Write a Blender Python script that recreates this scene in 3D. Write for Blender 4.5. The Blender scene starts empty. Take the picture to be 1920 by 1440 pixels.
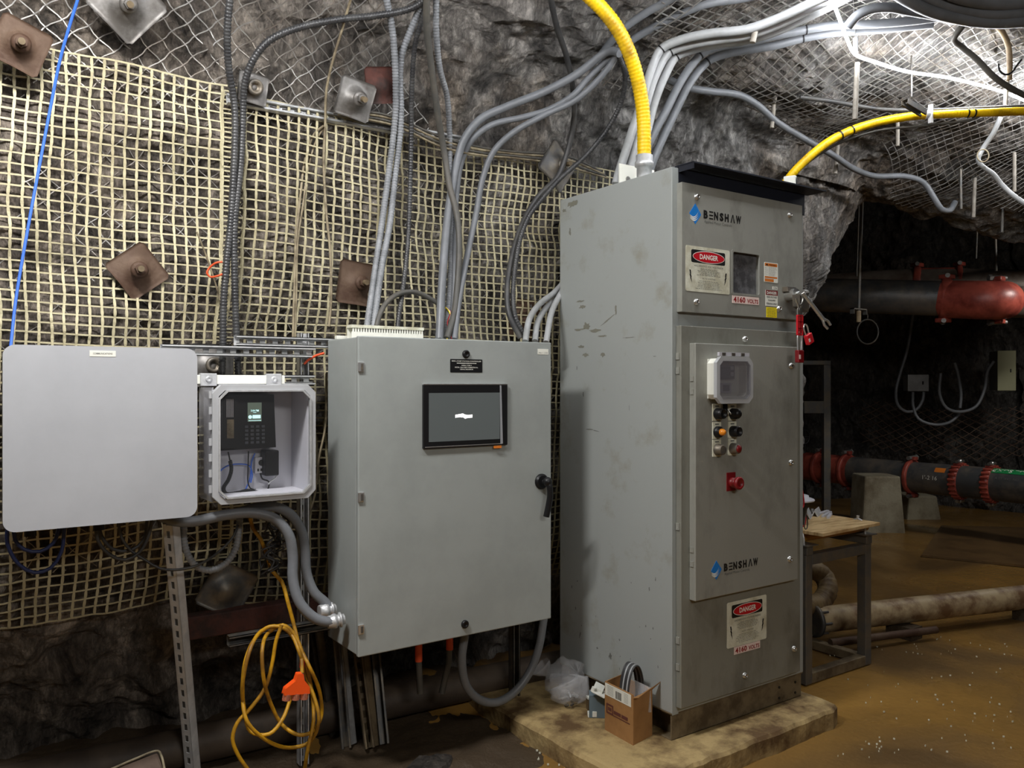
import bpy, bmesh, math, random
import numpy as np
from mathutils import Vector, Matrix
random.seed(7); RNG = np.random.RandomState(11)
SC = bpy.context.scene
COL = SC.collection
PI = math.pi

# ---------------------------------------------------------------- camera
F = 1533.0; ZC = 1.59
SN, CS = math.sin(math.radians(55.4)), math.cos(math.radians(55.4))   # heading; world x runs along the rock wall, y into it
cam_data = bpy.data.cameras.new('camera'); cam = bpy.data.objects.new('camera', cam_data); COL.objects.link(cam)
cam_data.sensor_width = 36.0; cam_data.lens = 36.0*F/1920.0; cam_data.clip_start = 0.05
cam.location = (0, 0, ZC)
cam.rotation_euler = (math.radians(90), 0, math.atan2(SN, CS)-PI/2)
SC.camera = cam
# ---------------------------------------------------------------- world, exposure
w = bpy.data.worlds.new('World'); SC.world = w; w.use_nodes = True
w.node_tree.nodes['Background'].inputs[0].default_value = (0.5, 0.55, 0.65, 1)
w.node_tree.nodes['Background'].inputs[1].default_value = 0.02
SC.view_settings.view_transform = 'Standard'; SC.view_settings.look = 'None'
SC.view_settings.exposure = 0.0; SC.view_settings.gamma = 1.0
SC.view_settings.use_curve_mapping = False
ROPE_STRENGTH = 155.0
def area_lamp(name, loc, size, size_y, power, target, color=(1, .97, .93)):
    l = bpy.data.lights.new(name, 'AREA'); l.shape = 'RECTANGLE'; l.size = size; l.size_y = size_y; l.energy = power; l.color = color
    o = bpy.data.objects.new(name, l); COL.objects.link(o); o.location = loc
    o.rotation_euler = (Vector(target)-Vector(loc)).to_track_quat('-Z', 'Y').to_euler(); return o
area_lamp('fill_lamp', (1.2, -1.6, 3.0), 1.6, 0.3, 42, (2.9, 2.6, 1.3), (1, .97, .92))  # unseen fill light added behind the camera to lift the fronts
area_lamp('drift_fill_lamp', (8.3, 2.5, 3.0), .6, .3, 34, (7.8, 7.0, 1.2), (1, .96, .9))  # unseen lamp added off to the right, brightens the far wall and pipes
area_lamp('strip_lamp', (.15, 2.12, 3.2), .5, 0.12, 60, (.5, 2.5, 0), (1, .98, .95))

# ---------------------------------------------------------------- positions read along sight lines
def Tp(px, py, t):
    a = (px-960)/F; b = (720-py)/F
    return Vector((t*(CS+SN*a), t*(SN-CS*a), ZC+b*t))
def Dp(px, py, d): return Tp(px, py, d/(SN-CS*(px-960)/F))
def Up(px, py, u): return Tp(px, py, u/(CS+SN*(px-960)/F))
def Zp(px, py, z): return Tp(px, py, (z-ZC)/((720-py)/F))

# ---------------------------------------------------------------- noise (numpy gradient noise)
_perm = RNG.permutation(256); _perm = np.concatenate([_perm, _perm, _perm])
_g = RNG.normal(size=(256, 3)); _g /= np.linalg.norm(_g, axis=1)[:, None]
def gn(p):
    p = np.asarray(p, float); i = np.floor(p).astype(int); f = p-i; i &= 255
    u = f*f*f*(f*(f*6-15)+10); r = 0
    for dx in (0, 1):
        for dy in (0, 1):
            for dz in (0, 1):
                h = _perm[_perm[_perm[(i[:, 0]+dx) & 255]+((i[:, 1]+dy) & 255)]+((i[:, 2]+dz) & 255)] & 255
                d = f-np.array([dx, dy, dz]); g = (_g[h]*d).sum(1)
                w_ = (u[:, 0] if dx else 1-u[:, 0])*(u[:, 1] if dy else 1-u[:, 1])*(u[:, 2] if dz else 1-u[:, 2])
                r = r+w_*g
    return r*1.5
def fbm(p, o=4, l=2.03, g=0.5):
    s = 0; a = 1.0; p = np.asarray(p, float)
    for k in range(o): s = s+a*gn(p+k*17.3); p = p*l; a *= g
    return s
def ridged(p, o=3):
    s = 0; a = 1.0; p = np.asarray(p, float)
    for k in range(o): s = s+a*(1-2*np.abs(gn(p+k*9.1))); p = p*2.1; a *= .5
    return s

# ---------------------------------------------------------------- materials
def srgb(r, g, b):
    f = lambda c: ((c/255+0.055)/1.055)**2.4 if c > 10.3 else c/255/12.92
    return (f(r), f(g), f(b), 1)
MATS = {}
def mat(name, col, rough=.5, metal=0, var=None, vscale=6, bump=0, bscale=60, emis=None, es=0, alpha=1, trans=0, spec=.5, coat=0, rvar=0, stretch=(1, 1, 1), lo=.42, hi=.62, detail=6):
    if name in MATS: return MATS[name]
    m = bpy.data.materials.new(name); m.use_nodes = True; nt = m.node_tree; N = nt.nodes; L = nt.links
    b = N['Principled BSDF']
    b.inputs['Base Color'].default_value = col; b.inputs['Roughness'].default_value = rough; b.inputs['Metallic'].default_value = metal
    b.inputs['Specular IOR Level'].default_value = spec; b.inputs['Alpha'].default_value = alpha
    b.inputs['Transmission Weight'].default_value = trans; b.inputs['Coat Weight'].default_value = coat
    if emis: b.inputs['Emission Color'].default_value = emis; b.inputs['Emission Strength'].default_value = es
    tc = N.new('ShaderNodeTexCoord'); mp = N.new('ShaderNodeMapping'); mp.inputs['Scale'].default_value = stretch
    L.new(tc.outputs['Object'], mp.inputs[0])
    if var is not None:
        n = N.new('ShaderNodeTexNoise'); n.inputs['Scale'].default_value = vscale; n.inputs['Detail'].default_value = detail; n.inputs['Roughness'].default_value = .65
        r = N.new('ShaderNodeValToRGB'); r.color_ramp.elements[0].color = col; r.color_ramp.elements[1].color = var
        r.color_ramp.elements[0].position = lo; r.color_ramp.elements[1].position = hi
        L.new(mp.outputs[0], n.inputs['Vector']); L.new(n.outputs['Fac'], r.inputs[0]); L.new(r.outputs[0], b.inputs['Base Color'])
        if rvar:
            mr = N.new('ShaderNodeMapRange'); mr.inputs[3].default_value = rough; mr.inputs[4].default_value = rough+rvar
            L.new(r.inputs[0].links[0].from_socket, mr.inputs[0]); L.new(mr.outputs[0], b.inputs['Roughness'])
    if bump:
        n2 = N.new('ShaderNodeTexNoise'); n2.inputs['Scale'].default_value = bscale; n2.inputs['Detail'].default_value = 5
        bp = N.new('ShaderNodeBump'); bp.inputs['Strength'].default_value = bump; bp.inputs['Distance'].default_value = .01
        L.new(mp.outputs[0], n2.inputs['Vector']); L.new(n2.outputs['Fac'], bp.inputs['Height']); L.new(bp.outputs[0], b.inputs['Normal'])
    MATS[name] = m; return m
def hose_mat(name, col, var, pitch=.008, rough=.4, depth=.0015, prof='SINE'):
    if name in MATS: return MATS[name]
    m = mat(name, col, rough, var=var, vscale=14)
    nt = m.node_tree; N = nt.nodes; L = nt.links
    uv = N.new('ShaderNodeUVMap'); sp = N.new('ShaderNodeSeparateXYZ'); L.new(uv.outputs[0], sp.inputs[0])
    mm = N.new('ShaderNodeMath'); mm.operation = 'MULTIPLY'; mm.inputs[1].default_value = 2*PI/pitch
    s = N.new('ShaderNodeMath'); s.operation = 'SINE'
    L.new(sp.outputs['Y'], mm.inputs[0]); L.new(mm.outputs[0], s.inputs[0])
    bp = N.new('ShaderNodeBump'); bp.inputs['Strength'].default_value = 1; bp.inputs['Distance'].default_value = depth
    L.new(s.outputs[0], bp.inputs['Height']); L.new(bp.outputs[0], N['Principled BSDF'].inputs['Normal'])
    return m

def rock_mat(name, dark, mid, light, brown, wet=.35):
    m = bpy.data.materials.new(name); m.use_nodes = True; nt = m.node_tree; N = nt.nodes; L = nt.links; b = N['Principled BSDF']
    tc = N.new('ShaderNodeTexCoord')
    mp = N.new('ShaderNodeMapping'); mp.inputs['Rotation'].default_value = (.3, .9, .4); mp.inputs['Scale'].default_value = (1, 1, .45)
    L.new(tc.outputs['Object'], mp.inputs[0])
    def noise(sc, det=8, rough=.65, dist=0, src=mp):
        n = N.new('ShaderNodeTexNoise'); n.inputs['Scale'].default_value = sc; n.inputs['Detail'].default_value = det
        n.inputs['Roughness'].default_value = rough; n.inputs['Distortion'].default_value = dist; L.new(src.outputs[0], n.inputs['Vector']); return n
    n1 = noise(7, 12, .78, .45); r1 = N.new('ShaderNodeValToRGB'); cr = r1.color_ramp
    cr.elements[0].position = .36; cr.elements[0].color = dark; cr.elements[1].position = .68; cr.elements[1].color = light
    e = cr.elements.new(.5); e.color = mid
    L.new(n1.outputs[0], r1.inputs[0])
    n2 = noise(1.6, 6, .6, .5); r2 = N.new('ShaderNodeValToRGB'); r2.color_ramp.elements[0].position = .44; r2.color_ramp.elements[1].position = .62
    L.new(n2.outputs[0], r2.inputs[0])
    mx = N.new('ShaderNodeMix'); mx.data_type = 'RGBA'; mx.blend_type = 'MIX'
    sx = N.new('ShaderNodeSeparateXYZ'); L.new(tc.outputs['Object'], sx.inputs[0])
    gr = N.new('ShaderNodeMapRange'); gr.inputs[1].default_value = 3.0; gr.inputs[2].default_value = .6; gr.inputs[3].default_value = 0; gr.inputs[4].default_value = .75; L.new(sx.outputs['X'], gr.inputs[0])
    mxx = N.new('ShaderNodeMath'); mxx.operation = 'MAXIMUM'; sc2 = N.new('ShaderNodeMath'); sc2.operation = 'MULTIPLY'; sc2.inputs[1].default_value = .8; L.new(r2.outputs[0], sc2.inputs[0])
    L.new(sc2.outputs[0], mxx.inputs[0]); L.new(gr.outputs[0], mxx.inputs[1]); L.new(mxx.outputs[0], mx.inputs[0]); L.new(r1.outputs[0], mx.inputs[6])
    mb = N.new('ShaderNodeMix'); mb.data_type = 'RGBA'; mb.blend_type = 'MULTIPLY'; mb.inputs[0].default_value = .85
    L.new(r1.outputs[0], mb.inputs[6]); mb.inputs[7].default_value = brown; L.new(mb.outputs[2], mx.inputs[7])
    n3 = noise(30, 10, .78, .25); r3 = N.new('ShaderNodeValToRGB'); r3.color_ramp.elements[0].position = .3; r3.color_ramp.elements[0].color = (.15, .15, .15, 1); r3.color_ramp.elements[1].position = .68; r3.color_ramp.elements[1].color = (1.9, 1.9, 1.9, 1)
    L.new(n3.outputs[0], r3.inputs[0])
    m3 = N.new('ShaderNodeMix'); m3.data_type = 'RGBA'; m3.blend_type = 'MULTIPLY'; m3.inputs[0].default_value = .8
    L.new(mx.outputs[2], m3.inputs[6]); L.new(r3.outputs[0], m3.inputs[7]); L.new(m3.outputs[2], b.inputs['Base Color'])
    rr = N.new('ShaderNodeMapRange'); rr.inputs[1].default_value = .3; rr.inputs[2].default_value = .7; rr.inputs[3].default_value = wet; rr.inputs[4].default_value = .85
    L.new(n2.outputs[0], rr.inputs[0]); L.new(rr.outputs[0], b.inputs['Roughness'])
    v = N.new('ShaderNodeTexVoronoi'); v.inputs['Scale'].default_value = 9; v.feature = 'F1'
    vv = N.new('ShaderNodeMapping'); vv.inputs['Rotation'].default_value = (.3, .9, .4); vv.inputs['Scale'].default_value = (1, 1.3, .55)
    nd = noise(6, 4, .6, 0, tc if False else mp)
    ad = N.new('ShaderNodeVectorMath'); ad.operation = 'ADD'; scl = N.new('ShaderNodeVectorMath'); scl.operation = 'SCALE'; scl.inputs['Scale'].default_value = .25
    L.new(nd.outputs['Color'], scl.inputs[0]); L.new(tc.outputs['Object'], ad.inputs[0]); L.new(scl.outputs[0], ad.inputs[1]); L.new(ad.outputs[0], vv.inputs[0]); L.new(vv.outputs[0], v.inputs['Vector'])
    b1 = N.new('ShaderNodeBump'); b1.inputs['Strength'].default_value = 1; b1.inputs['Distance'].default_value = .06
    b2 = N.new('ShaderNodeBump'); b2.inputs['Strength'].default_value = 1; b2.inputs['Distance'].default_value = .035
    L.new(v.outputs['Distance'], b1.inputs['Height']); L.new(n3.outputs[0], b2.inputs['Height']); L.new(b1.outputs[0], b2.inputs['Normal']); L.new(b2.outputs[0], b.inputs['Normal'])
    b.inputs['Specular IOR Level'].default_value = .6
    MATS[name] = m; return m
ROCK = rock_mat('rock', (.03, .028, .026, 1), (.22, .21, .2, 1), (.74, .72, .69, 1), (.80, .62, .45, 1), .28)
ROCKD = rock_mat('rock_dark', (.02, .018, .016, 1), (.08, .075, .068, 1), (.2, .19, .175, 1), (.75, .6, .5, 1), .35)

def water_floor_mat():
    m = bpy.data.materials.new('wet_floor'); m.use_nodes = True; nt = m.node_tree; N = nt.nodes; L = nt.links; b = N['Principled BSDF']
    tc = N.new('ShaderNodeTexCoord')
    n1 = N.new('ShaderNodeTexNoise'); n1.inputs['Scale'].default_value = .9; n1.inputs['Detail'].default_value = 7; n1.inputs['Distortion'].default_value = .6
    L.new(tc.outputs['Object'], n1.inputs['Vector'])
    r = N.new('ShaderNodeValToRGB'); cr = r.color_ramp
    cr.elements[0].position = .35; cr.elements[0].color = (.12, .068, .022, 1); cr.elements[1].position = .68; cr.elements[1].color = (.40, .22, .055, 1)
    L.new(n1.outputs[0], r.inputs[0])
    n2 = N.new('ShaderNodeTexNoise'); n2.inputs['Scale'].default_value = 140; n2.inputs['Detail'].default_value = 3
    L.new(tc.outputs['Object'], n2.inputs['Vector'])
    r2 = N.new('ShaderNodeValToRGB'); r2.color_ramp.elements[0].position = .74; r2.color_ramp.elements[0].color = (0, 0, 0, 1); r2.color_ramp.elements[1].position = .82; r2.color_ramp.elements[1].color = (.4, .36, .28, 1)
    L.new(n2.outputs[0], r2.inputs[0])
    mx = N.new('ShaderNodeMix'); mx.data_type = 'RGBA'; mx.blend_type = 'ADD'; mx.inputs[0].default_value = .6
    L.new(r.outputs[0], mx.inputs[6]); L.new(r2.outputs[0], mx.inputs[7]); L.new(mx.outputs[2], b.inputs['Base Color'])
    rr = N.new('ShaderNodeMapRange'); rr.inputs[1].default_value = .42; rr.inputs[2].default_value = .62; rr.inputs[3].default_value = .42; rr.inputs[4].default_value = .10
    L.new(n1.outputs[0], rr.inputs[0]); L.new(rr.outputs[0], b.inputs['Roughness'])
    n4 = N.new('ShaderNodeTexNoise'); n4.inputs['Scale'].default_value = 26; n4.inputs['Detail'].default_value = 6; L.new(tc.outputs['Object'], n4.inputs['Vector'])
    bp = N.new('ShaderNodeBump'); bp.inputs['Strength'].default_value = .5; bp.inputs['Distance'].default_value = .006
    L.new(n4.outputs[0], bp.inputs['Height']); L.new(bp.outputs[0], b.inputs['Normal'])
    MATS['wet_floor'] = m; return m
WET = water_floor_mat()

M_GREY = mat('cabinet_grey', srgb(158, 163, 161), .42, var=srgb(150, 155, 153), vscale=3, bump=.04, bscale=400)
M_CSIDE = mat('cabinet_side_grey', srgb(160, 164, 162), .5, var=srgb(137, 134, 118), vscale=4.5, lo=.55, hi=.78, bump=.05, bscale=200)
M_CDOOR = mat('cabinet_door_grey', srgb(160, 160, 152), .36, metal=.25, var=srgb(112, 112, 104), vscale=3.5, lo=.5, hi=.8, stretch=(1, 1, .55), bump=.05, bscale=150, rvar=.2)
M_CDOORL = mat('cabinet_lower_grime', srgb(140, 140, 131), .45, metal=.2, var=srgb(95, 92, 82), vscale=4, lo=.5, hi=.78, stretch=(1, 1, .5), bump=.06, bscale=150)
M_BASE = mat('dusty_steel', srgb(120, 105, 80), .7, var=srgb(80, 66, 46), vscale=8, bump=.15)
M_BOXG = mat('light_grey_plastic', srgb(178, 180, 185), .48, var=srgb(171, 173, 178), vscale=2, bump=.03, bscale=500)
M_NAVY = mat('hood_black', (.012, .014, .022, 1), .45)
M_BLACK = mat('black_plastic', (.008, .008, .009, 1), .4, spec=.35)
M_CLEARK = mat('hazy_cover', (.2, .19, .215, 1), .12, alpha=.42)
M_SCREW = mat('screw_steel', (.55, .55, .53, 1), .3, metal=.9)
M_GALVB = mat('lit_galvanised', (.9, .9, .9, 1), .3, metal=.3, var=(.72, .73, .74, 1), vscale=14)  # galvanised steel made paler; light on the leaning channel put into its colour
M_GALVD = mat('dull_galvanised', (.24, .23, .22, 1), .5, metal=.5, var=(.12, .11, .10, 1), vscale=9)
M_GALV = mat('galvanised_steel', (.68, .69, .70, 1), .33, metal=.55, var=(.5, .51, .52, 1), vscale=20, rvar=.2)
M_CHROME = mat('bright_metal', (.8, .8, .8, 1), .28, metal=.85)
M_DSTEEL = mat('dark_steel', (.10, .10, .10, 1), .5, metal=.6, var=(.2, .17, .13, 1), vscale=9)
M_RUST = mat('rusty_plate', (.115, .072, .046, 1), .7, metal=.2, var=(.07, .035, .02, 1), vscale=7, bump=.2)
M_RUSTR = mat('red_rust', (.085, .026, .018, 1), .8, var=(.03, .014, .011, 1), vscale=10, bump=.3)
M_WHITE = mat('white_label', srgb(232, 232, 222), .5)
M_SIGNW = mat('sign_cream', srgb(226, 226, 208), .5, var=srgb(196, 192, 168), vscale=12)
M_RED = mat('sign_red', srgb(196, 20, 36), .4)
M_DRED = mat('dark_red_plastic', srgb(120, 18, 24), .4)
M_LRED = mat('lockout_red', srgb(200, 28, 40), .38)
M_ORANGE = mat('sign_orange', srgb(214, 120, 40), .5)
M_YEL = mat('sign_yellow', srgb(236, 214, 20), .5)
M_INK = mat('ink_black', (.008, .008, .008, 1), .5)
M_GINK = mat('ink_grey', (.12, .12, .11, 1), .5)
M_BLUE = mat('logo_blue', srgb(30, 120, 200), .4)
M_PINK = mat('label_red_text', srgb(150, 25, 30), .5)
M_LPINK = mat('label_pale_pink', srgb(236, 214, 206), .5)
M_GEO = mat('geogrid_polyester', srgb(206, 198, 164), .7, var=srgb(148, 136, 104), vscale=1.8, bump=.3, bscale=250, lo=.4, hi=.7)
M_WIRE = mat('mesh_wire', (.42, .41, .39, 1), .45, metal=.6, var=(.22, .19, .16, 1), vscale=4)
M_TAN = mat('tan_wire', srgb(156, 144, 118), .6, var=srgb(100, 88, 68), vscale=14)
M_CON = mat('conduit_grey', srgb(116, 119, 124), .42, var=srgb(104, 107, 111), vscale=6)
M_CONL = mat('conduit_light', srgb(170, 172, 174), .4, var=srgb(150, 152, 152), vscale=6)
M_CONR = mat('conduit_ribbed_grey', srgb(140, 143, 147), .45, var=srgb(116, 119, 123), vscale=14)
M_BLKR = mat('ribbed_black', (.03, .03, .032, 1), .35, var=(.06, .06, .06, 1), vscale=14)
M_CAB = mat('cable_black', (.035, .035, .037, 1), .45, var=(.07, .068, .064, 1), vscale=6)
M_CABG = mat('cable_charcoal', (.075, .073, .066, 1), .5, var=(.11, .10, .085, 1), vscale=10)
M_YHOSE = mat('yellow_conduit', srgb(240, 196, 12), .42, var=srgb(140, 100, 30), vscale=6, lo=.5, hi=.72, detail=9)
M_YCORD = mat('yellow_cord', srgb(214, 160, 24), .5, var=srgb(140, 98, 30), vscale=8)
M_BCORD = mat('blue_cord', srgb(60, 110, 215), .5)
M_NBLUE = mat('navy_cable', srgb(34, 48, 96), .5)
M_OCORD = mat('orange_red_cord', srgb(226, 84, 40), .5)
M_OPLUG = mat('orange_plug', srgb(255, 92, 30), .35, emis=srgb(255, 92, 30), es=0)
M_CLEARO = mat('clear_plug_end', srgb(255, 170, 140), .2, trans=.7)
M_CONC = mat('dirty_concrete', srgb(176, 152, 104), .75, var=srgb(96, 72, 42), vscale=5, bump=.5, bscale=40, detail=10)
M_CONC2 = mat('grey_concrete', srgb(150, 144, 124), .85, var=srgb(112, 102, 82), vscale=3, bump=.3, bscale=50)
M_PIPE = mat('black_pipe', (.055, .057, .06, 1), .35, var=(.13, .11, .09, 1), vscale=4, bump=.1, rvar=.2)
M_PIPEB = mat('brown_steel_pipe', (.17, .14, .115, 1), .45, metal=.2, var=(.09, .06, .045, 1), vscale=4)
M_PRED = mat('red_oxide_paint', srgb(168, 80, 66), .4, var=srgb(124, 52, 44), vscale=6, bump=.08)
M_PVC = mat('muddy_pipe', srgb(176, 156, 122), .5, var=srgb(112, 84, 58), vscale=7, detail=9)
M_HOSE = mat('muddy_hose', srgb(128, 108, 74), .6, var=srgb(86, 66, 42), vscale=9)
M_WOOD = mat('plywood', srgb(214, 186, 138), .6, var=srgb(170, 136, 88), vscale=5, stretch=(1, 6, 1))
M_YWOOD = mat('varnished_roller', srgb(170, 120, 40), .4)
M_ROOFB = mat('dusty_bolt', (.3, .27, .23, 1), .6, var=(.17, .15, .12, 1), vscale=12)
M_STEELG = mat('grey_painted_steel', (.13, .13, .125, 1), .5, metal=.4, var=(.19, .16, .12, 1), vscale=8)
M_CARD = mat('cardboard', srgb(168, 124, 76), .75, var=srgb(150, 108, 64), vscale=5)
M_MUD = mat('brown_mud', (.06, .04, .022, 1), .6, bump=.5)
M_LEATH = mat('brown_leather', (.14, .095, .07, 1), .6, var=(.09, .06, .045, 1), vscale=8)
M_CLEAR = mat('clear_polycarbonate', (.25, .26, .28, 1), .04, trans=0, alpha=.035, spec=.6)
M_FROST = mat('cloudy_plastic', (.62, .62, .65, 1), .3, alpha=.42)
M_FRAMEP = mat('clear_rim_plastic', (.55, .56, .58, 1), .25, alpha=.75)
M_BAG = mat('clear_bag_film', (.85, .85, .87, 1), .12, alpha=.26, bump=.9, bscale=14, spec=.8)
M_SCREEN = mat('hmi_screen', (.06, .065, .065, 1), .2, emis=(.20, .225, .22, 1), es=.22)
M_LIT = mat('screen_white', (.8, .8, .8, 1), .4, emis=(1, 1, 1, 1), es=1.1)
M_PHSCR = mat('phone_screen', (.08, .1, .09, 1), .2, emis=(.16, .2, .15, 1), es=.5)
M_PHLIT = mat('phone_screen_text', (.6, .9, .9, 1), .4, emis=(.55, .95, .95, 1), es=1.2)
M_ROPE = mat('led_rope', (1, 1, 1, 1), .4, emis=(.95, .97, 1.0, 1), es=ROPE_STRENGTH)
M_GREEN = mat('green_tape', srgb(20, 130, 70), .5)
M_BULB = mat('amber_lens', srgb(230, 140, 40), .25)
M_OD = mat('olive_panel', srgb(150, 150, 118), .6)
M_DGREY = mat('dark_grey_panel', (.09, .10, .12, 1), .4)
M_MIDG = mat('inner_plate_grey', srgb(196, 196, 204), .5)
M_BLUEGREY = mat('blue_grey_box', srgb(104, 120, 128), .5)
M_WINDOW = mat('mottled_window', (.07, .07, .075, 1), .3, var=(.16, .16, .17, 1), vscale=20)  # dark pane with paler random mottling

# ---------------------------------------------------------------- mesh builder
class MB:
    def __init__(s): s.v = []; s.f = []; s.m = []; s.s = []; s.uv = []; s.M = Matrix.Identity(4)
    def add(s, vs, fs, mi=0, smooth=False, uvs=None):
        o = len(s.v); M = s.M
        s.v += [tuple(M @ Vector(p)) for p in vs]
        for k, f in enumerate(fs):
            s.f.append([i+o for i in f]); s.m.append(mi); s.s.append(smooth); s.uv.append(uvs[k] if uvs else None)
    def box(s, x0, x1, y0, y1, z0, z1, mi=0):
        if x0 > x1: x0, x1 = x1, x0
        if y0 > y1: y0, y1 = y1, y0
        if z0 > z1: z0, z1 = z1, z0
        s.add([(x0, y0, z0), (x1, y0, z0), (x1, y1, z0), (x0, y1, z0), (x0, y0, z1), (x1, y0, z1), (x1, y1, z1), (x0, y1, z1)],
              [(0, 3, 2, 1), (4, 5, 6, 7), (0, 1, 5, 4), (1, 2, 6, 5), (2, 3, 7, 6), (3, 0, 4, 7)], mi); return s
    def prism(s, poly, y0, y1, mi=0, smooth=False):        # polygon in (x,z), counter-clockwise seen from -y
        n = len(poly)
        A = [(x, y0, z) for x, z in poly]; B = [(x, y1, z) for x, z in poly]
        s.add(A+B, [tuple(range(n)), tuple(range(2*n-1, n-1, -1))], mi)
        s.add(A+B, [(i, i+n, (i+1) % n+n, (i+1) % n) for i in range(n)], mi, smooth); return s
    def rrect(s, x0, x1, z0, z1, r, y0, y1, mi=0, n=5, ch=False):
        P = []
        for cx, cz, a0 in ((x1-r, z0+r, -90), (x1-r, z1-r, 0), (x0+r, z1-r, 90), (x0+r, z0+r, 180)):
            for k in range((1 if ch else n)+1):
                a = math.radians(a0+90*k/(1 if ch else n)); P.append((cx+r*math.cos(a), cz+r*math.sin(a)))
        return s.prism(P, y0, y1, mi)
    def ring_rect(s, x0, x1, z0, z1, r, wd, y0, y1, mi=0, ch=False, n=5):   # rounded frame
        def loop(x0, x1, z0, z1, r):
            P = []
            for cx, cz, a0 in ((x1-r, z0+r, -90), (x1-r, z1-r, 0), (x0+r, z1-r, 90), (x0+r, z0+r, 180)):
                for k in range((1 if ch else n)+1):
                    a = math.radians(a0+90*k/(1 if ch else n)); P.append((cx+r*math.cos(a), cz+r*math.sin(a)))
            return P
        O = loop(x0, x1, z0, z1, r); I = loop(x0+wd, x1-wd, z0+wd, z1-wd, max(r-wd*.4, .001)); k = len(O)
        V = [(x, y0, z) for x, z in O]+[(x, y0, z) for x, z in I]+[(x, y1, z) for x, z in O]+[(x, y1, z) for x, z in I]
        Fs = []
        for i in range(k):
            j = (i+1) % k
            Fs += [(i, j, j+k, i+k), (i+2*k, i+3*k, j+3*k, j+2*k), (i, i+2*k, j+2*k, j), (i+k, j+k, j+3*k, i+3*k)]
        s.add(V, Fs, mi); return s
    def cyl(s, p0, p1, r, n=16, mi=0, r2=None, smooth=True, caps=True):
        p0 = Vector(p0); p1 = Vector(p1); r2 = r if r2 is None else r2
        d = (p1-p0).normalized(); a = d.orthogonal().normalized(); b = d.cross(a)
        V = []
        for p, rr in ((p0, r), (p1, r2)):
            for k in range(n):
                t = 2*PI*k/n; V.append(p+(a*math.cos(t)+b*math.sin(t))*rr)
        s.add(V, [(k, (k+1) % n, (k+1) % n+n, k+n) for k in range(n)], mi, smooth)
        if caps: s.add(V, [tuple(range(n-1, -1, -1)), tuple(range(n, 2*n))], mi)
        return s
    def lathe(s, c, axis, prof, n=20, mi=0):                # prof: list of (distance along axis, radius)
        c = Vector(c); d = Vector(axis).normalized(); a = d.orthogonal().normalized(); b = d.cross(a); V = []; Fs = []
        for h, r in prof:
            for k in range(n):
                t = 2*PI*k/n; V.append(c+d*h+(a*math.cos(t)+b*math.sin(t))*max(r, 1e-4))
        for i in range(len(prof)-1):
            for k in range(n): Fs.append((i*n+k, i*n+(k+1) % n, (i+1)*n+(k+1) % n, (i+1)*n+k))
        s.add(V, Fs, mi, True)
        s.add(V, [tuple(range(n-1, -1, -1)), tuple(range((len(prof)-1)*n, len(prof)*n))], mi); return s
    def tube(s, pts, r, n=10, mi=0, closed=False, rad=None):
        pts = [Vector(p) for p in pts]; N_ = len(pts); V = []; Fs = []; U = []
        d0 = (pts[1]-pts[0]).normalized(); a = d0.orthogonal().normalized(); L_ = 0; Ls = []
        for i in range(N_):
            if closed: d = (pts[(i+1) % N_]-pts[i-1]).normalized()
            else: d = (pts[min(i+1, N_-1)]-pts[max(i-1, 0)]).normalized()
            a = (a-d*a.dot(d)).normalized(); b = d.cross(a)
            if i: L_ += (pts[i]-pts[i-1]).length
            Ls.append(L_); rr = rad[i] if rad else r
            for k in range(n):
                t = 2*PI*k/n; V.append(pts[i]+(a*math.cos(t)+b*math.sin(t))*rr)
        for i in range(N_ if closed else N_-1):
            j = (i+1) % N_
            for k in range(n):
                Fs.append((i*n+k, i*n+(k+1) % n, j*n+(k+1) % n, j*n+k))
                l1 = Ls[j] if j else L_+.01
                U.append([(k/n, Ls[i]), ((k+1)/n, Ls[i]), ((k+1)/n, l1), (k/n, l1)])
        s.add(V, Fs, mi, True, U)
        if not closed: s.add(V, [tuple(range(n-1, -1, -1)), tuple(range((N_-1)*n, N_*n))], mi)
        return s
    def ribbed(s, pts, r, pitch, depth=.1, n=12, mi=0):
        L_ = [0]
        for i in range(1, len(pts)): L_.append(L_[-1]+(pts[i]-pts[i-1]).length)
        k = int(L_[-1]/pitch*3); A = np.array([tuple(p) for p in pts]); t = np.linspace(0, L_[-1], k+1)
        Q = [Vector((np.interp(x, L_, A[:, 0]), np.interp(x, L_, A[:, 1]), np.interp(x, L_, A[:, 2]))) for x in t]
        return s.tube(Q, r, n, mi, rad=[r*(1-depth if i % 3 == 0 else 1) for i in range(len(Q))])
    def sphere(s, c, r, mi=0, n=12, sc=(1, 1, 1)):
        V = []; Fs = []; m_ = n//2
        for i in range(m_+1):
            for k in range(n):
                th = PI*i/m_; ph = 2*PI*k/n
                V.append((c[0]+r*sc[0]*math.sin(th)*math.cos(ph), c[1]+r*sc[1]*math.sin(th)*math.sin(ph), c[2]+r*sc[2]*math.cos(th)))
        for i in range(m_):
            for k in range(n): Fs.append((i*n+k, (i+1)*n+k, (i+1)*n+(k+1) % n, i*n+(k+1) % n))
        s.add(V, Fs, mi, True); return s
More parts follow.
